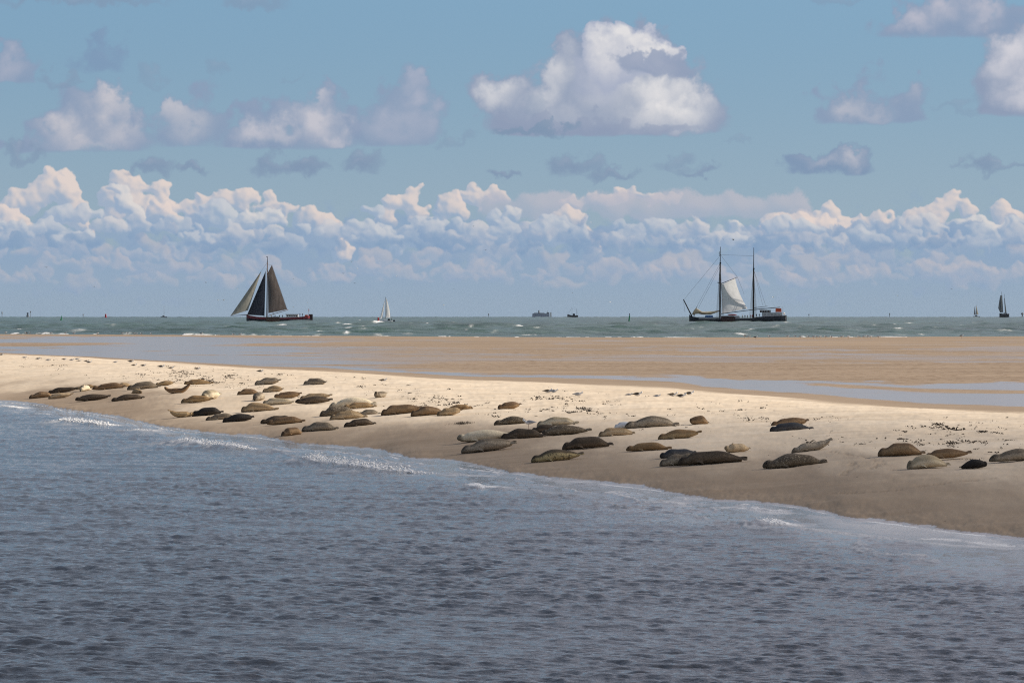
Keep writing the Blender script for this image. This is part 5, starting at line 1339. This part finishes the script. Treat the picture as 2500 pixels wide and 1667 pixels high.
mb = MB(); mb.add([b1.P(753.6, 753.5), b1.P(754.8, 756, 0.3), b1.P(754.6, 760.5, 0.4), b1.P(753.4, 759)], [(0, 1, 2, 3)]); mb.build('flag', M_RED, b1.root)
for x, y_, j, l in [(732.7, 772.5, M_NAVY, 'person in dark clothes standing at the barge stern, the left one of two'), (738.8, 772.5, M_NAVY, 'person in dark clothes standing at the barge stern, the right one of two'), (690, 776, M_NAVY, 'person in dark clothes standing just left of the barge deckhouse'), (683, 776.5, M_GREENJ, 'person in a green jacket standing amidships on the barge'), (672, 776, M_NAVY, 'person in dark clothes at the rail above the barge leeboard'), (663, 776, M_PALEJ, 'person in pale clothes near the barge mast foot'), (645, 775.5, M_NAVY, 'person in dark clothes just before the barge mast')]:
    person(b1, x, y_, j, l, y=-1.6)

# ---- black two masted clipper
c1 = Ship('clipper_ship', 1803, 787, 'black hulled two masted sailing ship with one white sail set', 'sailing ship')
c1.hull('hull', [(1682.5, 0.2, 767.5), (1686, 1.2, 770.5), (1692, 2.4, 773), (1705, 3.1, 775.5), (1740, 3.6, 777.5), (1790, 3.7, 778.5), (1835, 3.7, 777), (1850, 3.7, 773.5), (1880, 3.5, 772), (1905, 3.0, 771), (1916, 2.2, 770.2), (1920, 1.4, 769.5)], [M_BLK, M_BLK, M_DECK], 0.5)
mb = MB()
for a, b_ in [((1705, 774.3), (1755, 776)), ((1793, 776.6), (1838, 775.2))]:
    for yy in (-3.62, 3.5): mb.box(c1.P(a[0], 0)[0], c1.P(b_[0], 0)[0], yy, yy + 0.12, c1.P(0, 778.6)[2], c1.P(0, a[1])[2])
mb.build('bulwark', M_GREYP, c1.root)
lw = MB(); pts = [(1760, 773), (1768, 771), (1790, 771), (1794, 776), (1793, 786.3), (1763, 786.3), (1757, 780)]
lw.loft([[c1.P(x, y, -4.05) for x, y in pts], [c1.P(x, y, -3.85) for x, y in pts]]); lw.build('leeboard', M_DKRED, c1.root)
c1.spar('bowsprit', (1689, 772), (1668.4, 730.6), 0.30, 0.24, M_DKWOOD)
for nm, x, y0, y1, y2 in [('foremast', 1758.0, 779, 641, 602.7), ('mainmast', 1839.6, 778, 655, 604.7)]:
    mm = c1.spar(nm, (x - 0.4, y0), (x + 0.3, y1), 0.42, 0.34, M_DKWOOD)
    c1.spar('topmast', (x + 0.3, y1 + 1), (x + 0.7, y2), 0.22, 0.12, M_DKWOOD, parent=mm)
    mb = MB(); mb.box(c1.P(x - 1.3, 0)[0], c1.P(x + 2.6, 0)[0], -0.5, 0.5, c1.P(0, y1 + 2)[2], c1.P(0, y1 - 0.5)[2]); mb.build('crosstree', M_DKWOOD, mm)
mb = MB()
for dx, y in [(-2.6, 619), (-1.2, 616), (-2.4, 623.5), (-0.2, 624)]: mb.ball(c1.P(1758.6 + dx, y), (0.22, 0.22, 0.28), 8, 5)
mb.tube(c1.P(1756, 624), c1.P(1761, 621.5), 0.06, 0.06, 5); mb.build('mast_lamps', M_DKWOOD, c1.root)
ws = c1.sail('white_sail', [(1763, 765.4), (1824.2, 753.4), (1766, 693.0), (1761, 692.4)], 1.2, C_WHITE, y=(0, -1.5, 0, 0), nu=20, nv=20, roach=1.9)
mb = MB(); co = []; N_, M_ = 20, 10
for j in range(N_ + 1):
    b_ = j / N_
    cxp = 1766 + (1824.2 - 1766) * b_ - 10.0 * math.sin(math.pi * b_); cyp = 692.6 + (753.4 - 692.6) * b_ + 3 * math.sin(math.pi * b_)
    lx = 1796.2 + (1824.2 - 1796.2) * b_ - 3.0 * math.sin(math.pi * b_); ly = 679.5 + (753.4 - 679.5) * b_
    for i in range(M_ + 1):
        a = i / M_; w_ = (lx - cxp) * c1.m
        q = c1.P(cxp + (lx - cxp) * a, cyp + (ly - cyp) * a, -0.25 - 1.5 * b_ + (a ** 1.2) * w_ * 0.95 + 0.02 * math.sin(9 * b_ + 12 * a))
        co.append(q)
mb.add(co, [(j * (M_ + 1) + i, j * (M_ + 1) + i + 1, (j + 1) * (M_ + 1) + i + 1, (j + 1) * (M_ + 1) + i) for j in range(N_) for i in range(M_)])
mb.build('sail_flap', C_WHITE, ws, smooth=True)
c1.spar('gaff', (1751, 689.5), (1761.5, 692), 0.14, 0.16, M_DKWOOD); c1.spar('gaff', (1761, 692.3), (1800, 677), 0.16, 0.11, M_LEE, yb=-1.3)
c1.spar('boom', (1761, 766), (1838.5, 755.8), 0.19, 0.15, M_DKWOOD, yb=-3.8)
c1.spar('boom', (1839, 756), (1904.5, 750), 0.20, 0.15, M_DKWOOD, yb=-0.8); c1.spar('boom', (1840.5, 751.5), (1874, 747.5), 0.14, 0.10, M_DKWOOD, yb=-0.5)
mb = MB(); rg = []
for x, yt, yb_, dp in [(1690, 766.5, 768, 0.3), (1695, 757, 768, 0.8), (1699, 752.5, 767, 0.9), (1706, 757, 766.5, 1.0), (1714, 761, 767.5, 1.1), (1724, 761.5, 768.5, 1.0), (1735, 760, 768, 0.9), (1745, 759.3, 764.5, 0.6), (1756, 758.3, 760, 0.25)]:
    zc, hz = (c1.P(0, yt)[2] + c1.P(0, yb_)[2]) / 2, (c1.P(0, yt)[2] - c1.P(0, yb_)[2]) / 2
    rg.append([(c1.P(x, 0)[0] + 0.12 * math.sin(5 * a), dp * math.cos(a), zc + hz * math.sin(a) * (1 + 0.12 * math.sin(3 * a + x))) for a in [2 * math.pi * i / 12 for i in range(12)]])
mb.loft(rg); mb.build('furled_sail', C_FURL, c1.root, smooth=True)
c1.spar('furled_sail_spar', (1697.5, 756), (1702.5, 747), 0.16, 0.1, M_DKWOOD); c1.spar('furled_sail_boom', (1744, 760), (1757.5, 758), 0.12, 0.12, M_DKWOOD)
st = [((1755.5, 627.5), 0, (1671, 730), 0), ((1758, 643), 0, (1701, 749), 0), ((1758, 650), 0, (1705, 752), 0), ((1668.6, 731), 0, (1672, 762), -0.5), ((1668.6, 731), 0, (1688, 771), 0.5), ((1672, 738), 0, (1690, 770), -0.6)]
for x, yt in [(1758, 643), (1839.6, 657)]:
    for k, dx in enumerate((-9, -5, 4, 8)):
        for yy in (-3.4, 3.4): st.append(((x, yt), 0, (x + dx, 777), yy))
st += [((1839.6, 657), 0, (1862, 745), -0.4), ((1839.6, 657), 0, (1870, 748), 0), ((1839.6, 625), 0, (1758.5, 622), 0), ((1759, 622), 0, (1800, 677), -1.2), ((1800, 677), -1.2, (1816, 718), -2.2)]
c1.lines('rigging', st, 0.045)
h_ = MB(); h_.box(c1.P(1861, 0)[0], c1.P(1909, 0)[0], -2.3, 2.3, c1.P(0, 773)[2], c1.P(0, 763)[2], tx=0.1); dk = h_.build('deckhouse', paint('greyed_white_paint', (0.42, 0.43, 0.44), 0.5, 0.12, 0.7), c1.root)  # white paint toned down to an even pale grey
for i in range(5):
    w = MB(); x = c1.P(1864 + i * 8.6, 0)[0]; w.box(x, x + 0.95, -2.36, -2.25, c1.P(0, 769.5)[2], c1.P(0, 766)[2]); w.build('window', M_GREYP, dk)
h_ = MB(); h_.box(c1.P(1855.5, 0)[0], c1.P(1881, 0)[0], -1.6, 1.6, c1.P(0, 763)[2] + 0.005, c1.P(0, 757.4)[2]); wh = h_.build('wheelhouse', M_DKRED, c1.root)
h_ = MB(); h_.box(c1.P(1854.5, 0)[0], c1.P(1882, 0)[0], -1.8, 1.8, c1.P(0, 757.4)[2] + 0.003, c1.P(0, 756.4)[2]); h_.build('roof', M_WHT, wh)
for i in range(4):
    w = MB(); x = c1.P(1858 + i * 6, 0)[0]; w.box(x, x + 0.75, -1.66, -1.55, c1.P(0, 761.6)[2], c1.P(0, 758.4)[2]); w.build('window', M_GREYP, wh)
h_ = MB(); h_.box(c1.P(1893.5, 0)[0], c1.P(1907.5, 0)[0], -1.3, 1.3, c1.P(0, 762)[2], c1.P(0, 752.7)[2], tx=0.08)
for i in range(4): h_.tube(c1.P(1895 + i * 3.7, 761.5, -1.35), c1.P(1895 + i * 3.7, 752.9, -1.35), 0.07, 0.07, 6)
h_.build('orange_crate', M_ORANGE, c1.root)
h_ = MB(); h_.box(c1.P(1720, 0)[0], c1.P(1742, 0)[0], -1.2, 1.2, c1.P(0, 776)[2], c1.P(0, 770)[2], tx=0.5); h_.build('tarpaulin_cover', M_BLUE, c1.root)
h_ = MB(); h_.ball(c1.P(1787, 768.5, -1.5), (2.3, 0.7, 0.35), 14, 6); h_.build('dinghy', M_REDJ, c1.root, smooth=True)
h_ = MB(); h_.box(c1.P(1757, 0)[0], c1.P(1806, 0)[0], -1.7, 1.7, c1.P(0, 778)[2], c1.P(0, 771)[2], tx=0.3); h_.build('hatch', M_GREYP, c1.root)
c1.spar('flag_pole', (1911, 770), (1911.5, 747.5), 0.06, 0.05, M_DKWOOD)
h_ = MB(); h_.ball(c1.P(1914, 766, -0.6), (0.55, 0.3, 0.6), 10, 6); h_.build('life_ring', M_WHT, c1.root, smooth=True)
for x, y_, j, l in [(1812, 777, M_PALEJ, 'person in pale clothes amidships on the two masted ship, leftmost of the deck crew'), (1818, 777, M_NAVY, 'person in dark clothes amidships, beside the pale clothed one on the ship'), (1824, 777, M_PALEJ, 'person in pale clothes just left of the red jackets on the ship'), (1832, 776.5, M_REDJ, 'person in a red jacket left of the ship mainmast'), (1836, 776.5, M_REDJ, 'person in a red jacket right against the ship mainmast'), (1846, 774.5, M_NAVY, 'person in dark clothes between the mainmast and the wheelhouse'), (1853, 774, M_NAVY, 'person in dark clothes right at the front of the wheelhouse'), (1694, 774.5, M_NAVY, 'person in dark clothes on the foredeck behind the raised bowsprit')]:
    person(c1, x, y_, j, l, y=-2.2)

# ---- small white yacht behind the red buoy
y1 = Ship('sailing_yacht', 942, 788, 'small white yacht with two pale sails passing the red can buoy', 'sailing boat')
y1.hull('hull', [(925.5, 0.1, 779.5), (930, 0.8, 780.5), (938, 1.3, 781.8), (948, 1.45, 782.6), (956, 1.2, 783), (958.5, 1.0, 783)], [M_GREYP, M_WHT, M_WHT], 0.6)
h_ = MB(); h_.box(y1.P(934, 0)[0], y1.P(946, 0)[0], -0.8, 0.8, y1.P(0, 782.5)[2], y1.P(0, 779.6)[2], tx=0.4); h_.build('cabin', M_WHT, y1.root)
h_ = MB(); h_.box(y1.P(946, 0)[0], y1.P(953, 0)[0], -0.9, 0.9, y1.P(0, 782.5)[2], y1.P(0, 778.2)[2], tx=0.35); h_.build('spray_hood', M_NAVY, y1.root)
y1.spar('mast', (940.6, 782), (941.6, 724), 0.10, 0.06, M_STEEL)
y1.sail('mainsail', [(942, 776), (953, 775.6), (943.5, 729), (942.2, 728)], 0.6, C_WHITE, y=(0, -1, 0, 0), roach=-0.35, nu=10, nv=14)
y1.sail('jib', [(927.6, 778.6), (934.6, 778.2), (939.6, 734.2), (939.2, 734)], 0.9, C_WHITE, y=(0, -1.4, 0, 0), nu=10, nv=14)
y1.lines('rigging', [((941.5, 726), 0, (926, 779.5), 0), ((941.5, 725), 0, (958, 783), 0)], 0.03)
h_ = MB(); h_.box(y1.P(959.5, 0)[0], y1.P(964.5, 0)[0], -0.25, 0.25, y1.P(0, 785)[2], y1.P(0, 781)[2], tx=0.15); h_.build('outboard_motor', M_BLK, y1.root)
person(y1, 955.5, 783.5, M_GREENJ, 'person in dark clothes sitting low in the stern of the white yacht', y=-0.3, h=1.2)

# ---- vessels further out
def far_yacht(nm, cx, wy, top, hl, label, sails, mast=M_STEEL):
    s = Ship(nm, cx, wy, label, 'sailing boat')
    s.hull('hull', [(cx - hl, 0.2, wy - 3.2), (cx - hl * 0.6, 1.4, wy - 3.0), (cx + hl * 0.5, 1.6, wy - 2.8), (cx + hl, 1.2, wy - 2.8)], [M_STEEL, M_STEEL, M_WHT], 0.6)
    s.spar('mast', (cx + 0.4, wy - 2), (cx + 0.6, top), 0.16, 0.10, mast)
    for n_, c, m_ in sails: s.sail(n_, c, 1.0, m_, y=(0, -1, 0, 0), nu=8, nv=12)
    h_ = MB(); h_.box(s.P(cx - hl * 0.5, 0)[0], s.P(cx + hl * 0.3, 0)[0], -1.1, 1.1, s.P(0, wy - 2.6)[2], s.P(0, wy - 5.5)[2], tx=0.6); h_.build('cabin', M_STEEL, s.root)
    return s
far_yacht('motor_sailer', 400, 775.6, 745, 8, 'grey motor sailer with a bare mast near the horizon, right of the red conical buoy', [])
far_yacht('sailing_yacht', 2384, 774.8, 744, 8, 'distant small yacht with two grey sails left of the dark ketch', [('jib', [(2377.5, 768.5), (2382, 768.5), (2379.8, 748), (2379.4, 748)], C_GREYS), ('mainsail', [(2383, 768), (2389, 768), (2382.9, 745), (2382.4, 745)], C_PALE)])
k1 = Ship('ketch', 2452, 775.2, 'distant dark two masted ketch with grey sails at the right', 'sailing ship')
k1.hull('hull', [(2440, 0.6, 764.5), (2443, 2.2, 765), (2452, 2.6, 767), (2460, 2.4, 766.5), (2463.5, 1.6, 765.5)], [M_BLK, M_BLK, M_DECK], 0.5)
k1.spar('mast', (2446.5, 768), (2445.2, 712), 0.3, 0.14, M_DKWOOD); k1.spar('mast', (2455, 767), (2452, 718), 0.28, 0.14, M_DKWOOD)
k1.sail('foresail', [(2441.5, 763), (2448.8, 762), (2446.6, 721), (2441.8, 721)], 2.0, C_GREYS, roach=0.0, y=(0, -2, -1, 0)); k1.sail('jib', [(2437.0, 752), (2441.8, 763.5), (2443, 724), (2441.0, 726)], 1.0, C_GREYS, nu=8, nv=10)
k1.sail('mizzen_sail', [(2453.6, 764), (2457, 762.5), (2452.9, 729), (2451.6, 728)], 1.0, C_GREYS, y=(0, -2, 0, 0))
h_ = MB(); h_.box(k1.P(2450, 0)[0], k1.P(2459, 0)[0], -1.6, 1.6, k1.P(0, 767)[2], k1.P(0, 763.6)[2], tx=0.3); h_.build('deckhouse', M_STEEL, k1.root)
def spit(nm, px, wy, top, w, label, mat, cat, bend=0.0, foot=None):
    s = Ship(nm, px, wy, label, cat); H = (wy - top) * s.m; r_ = w * s.m / 2
    return s, H, r_
# ferry and fishing boat, hull down on the horizon
f1 = Ship('ferry', 1323, 774.2, 'large ferry with a grey blue shaded side and a white bow on the horizon', 'ferry')
W2 = 11.0
mb = MB(); mb.box(f1.P(1299, 0)[0], f1.P(1341.5, 0)[0], -W2 / 2, W2 / 2, -8, f1.P(0, 765.2)[2], tx=0.6); mb.build('hull', paint('shaded_ferry_paint', (0.30, 0.33, 0.40), 0.5, 0.06, 0.1), f1.root)  # blue shade and haze of the ferry's side put into the hull colour
mb = MB(); mb.box(f1.P(1341.6, 0)[0], f1.P(1347, 0)[0], -W2 / 2 + 0.3, W2 / 2 - 0.3, -8, f1.P(0, 762.4)[2], tx=0.5); mb.build('bridge', M_WHT, f1.root)
mb = MB(); mb.box(f1.P(1303, 0)[0], f1.P(1330, 0)[0], -W2 / 2 + 1.5, W2 / 2 - 1.5, f1.P(0, 765.2)[2], f1.P(0, 763.8)[2], tx=1.0); mb.box(f1.P(1334, 0)[0], f1.P(1341, 0)[0], -W2 / 2 + 0.6, W2 / 2 - 0.6, f1.P(0, 765.2)[2], f1.P(0, 762.6)[2], tx=0.8); mb.build('upper_deck', M_STEEL, f1.root)
mb = MB(); mb.tube(f1.P(1316, 765), f1.P(1315.6, 757.5), 1.5, 1.2, 10); mb.build('funnel', M_STEEL, f1.root)
f1.spar('mast', (1337, 763), (1337, 757.5), 0.35, 0.2, M_STEEL)
t1 = Ship('fishing_boat', 1398, 774.2, 'small dark fishing boat with two thin masts right of the ferry', 'fishing boat')
t1.hull('hull', [(1385, 0.6, 767), (1388, 2.6, 767.6), (1396, 3.0, 769.8), (1405, 2.8, 770), (1411.5, 1.5, 769.5)], [M_BLK, M_BLK, M_DECK], 0.5)
mb = MB(); mb.box(t1.P(1398, 0)[0], t1.P(1404, 0)[0], -1.8, 1.8, t1.P(0, 770)[2], t1.P(0, 765.6)[2], tx=0.4); mb.build('wheelhouse', M_BLK, t1.root)
t1.spar('mast', (1396.5, 770), (1396.5, 750.5), 0.22, 0.12, M_DKWOOD); t1.spar('mast', (1407, 770), (1408, 753), 0.2, 0.12, M_DKWOOD)
t1.lines('rigging', [((1396.5, 751), 0, (1386, 767), 0), ((1408, 754), 0, (1411, 769), 0)], 0.08)

# ---- buoys and marks
def buoy(nm, px, wy, top, w, label, mat, prof, lean=0.0):
    s = Ship(nm, px, wy, label, 'buoy'); H = (wy - top) * s.m; rr_ = w * s.m / 2
    mb = MB(); n = 16
    mb.loft([[(q * rr_ * math.cos(a) + lean * z * H, q * rr_ * math.sin(a), z * H - 0.2) for a in [2 * math.pi * i / n for i in range(n)]] for z, q in prof])
    mb.build('body', mat, s.root, smooth=False)
    return s, H, rr_
s, H, rr_ = buoy('can_buoy', 923.5, 788.4, 774, 7.6, 'red can buoy just left of the white yacht hull', M_BUOYR, [(-0.1, 0.9), (0.06, 1.0), (0.17, 1.0), (0.19, 0.62), (0.92, 0.50), (1.0, 0.45)])
mb = MB(); mb.tube((0, 0, H), (0, 0, H * 1.12), 0.14, 0.14, 8); mb.build('lantern', M_WHT, s.root)
s, H, rr_ = buoy('cone_buoy', 149, 783.8, 771.5, 7.0, 'green buoy tapering to a thin top, left of the red one', M_BUOYG, [(-0.1, 0.9), (0.1, 1.0), (0.16, 0.8), (0.55, 0.5), (1.0, 0.22)], 0.10)
mb = MB(); mb.tube((0.1 * H, 0, H * 0.95), (0.12 * H, 0, H * 1.12), 0.18, 0.05, 8); mb.build('topmark', M_BUOYG, s.root)
s, H, rr_ = buoy('spar_buoy', 1535.5, 785, 769, 3.6, 'slim green spar buoy leaning a little, left of the two masted ship', M_BUOYG, [(-0.1, 0.9), (0.3, 1.0), (0.75, 0.9), (1.0, 0.7)], 0.10)
mb = MB(); mb.tube((0.10 * H, 0, H * 0.98), (0.10 * H, 0, H * 1.22), 0.2, 0.26, 8); mb.build('topmark', M_BLK, s.root)
s, H, rr_ = buoy('pillar_buoy', 258, 775.6, 766.0, 5.8, 'red pillar buoy on the horizon at the left', M_BUOYR, [(-0.1, 1.0), (0.25, 1.0), (0.3, 0.7), (0.8, 0.62), (1.0, 0.5)])
mb = MB(); mb.tube((0, 0, H), (0, 0, H * 1.25), 0.3, 0.2, 8); mb.build('lantern', M_WHT, s.root)
s, H, rr_ = buoy('beacon_tower', 67.5, 774.4, 763, 6.6, 'grey beacon tower standing on the horizon at the far left', M_STEEL, [(-0.1, 1.0), (0.4, 0.9), (0.45, 0.65), (0.95, 0.6), (1.0, 0.8)])
s.root['category'] = 'beacon'
mb = MB(); mb.tube((rr_ * 2.1, 0, -1), (rr_ * 2.1, 0, H * 1.25), 0.35, 0.25, 6); mb.ball((rr_ * 2.1, 0, H * 1.15), (1.0, 1.0, 1.6), 8, 5); mb.build('topmark_pole', M_STEEL, s.root)
for px, top, lab in [(5, 760, 'thin grey sea mark pole at the left edge of the horizon'), (203, 766, 'faint thin pole on the horizon between the green and red buoys'), (1193, 765, 'thin pole mark on the horizon left of the ferry'), (1975, 766, 'thin pole mark on the horizon right of the two masted ship'), (2172, 764, 'thin pole mark on the horizon left of the distant yacht'), (2496, 763, 'dark pole mark on the horizon at the right edge')]:
    s = Ship('sea_mark', px, 774.3, lab, 'sea mark')
    H = (774.3 - top) * s.m; w = 0.5 if px != 2496 else 1.2
    mb = MB(); mb.tube((0, 0, -2), (0, 0, H), w, w * 0.7, 8); mb.build('pole', M_STEEL, s.root)
    mb = MB(); mb.loft([[(w * q * math.cos(a), w * q * math.sin(a), z) for a in [2 * math.pi * i / 8 for i in range(8)]] for q, z in [(1.6, H * 0.55), (2.0, H * 0.7), (1.2, H * 0.95)]]); mb.build('topmark', M_STEEL, s.root)

# ------------------------------------------------------------------ the air over the sea
mb = MB(); mb.box(-7000, 7000, -60, 14600, -16, 62)
m = bpy.data.materials.new('sea_air'); m.use_nodes = True; t = m.node_tree; t.nodes.clear()
o_ = t.nodes.new('ShaderNodeOutputMaterial'); v_ = t.nodes.new('ShaderNodeVolumePrincipled')
v_.inputs['Color'].default_value = (0.46, 0.55, 0.66, 1); v_.inputs['Density'].default_value = 1.0e-5; v_.inputs['Anisotropy'].default_value = 0.2
t.links.new(v_.outputs[0], o_.inputs['Volume'])
hz = mb.build('haze', m); hz['kind'] = 'stuff'
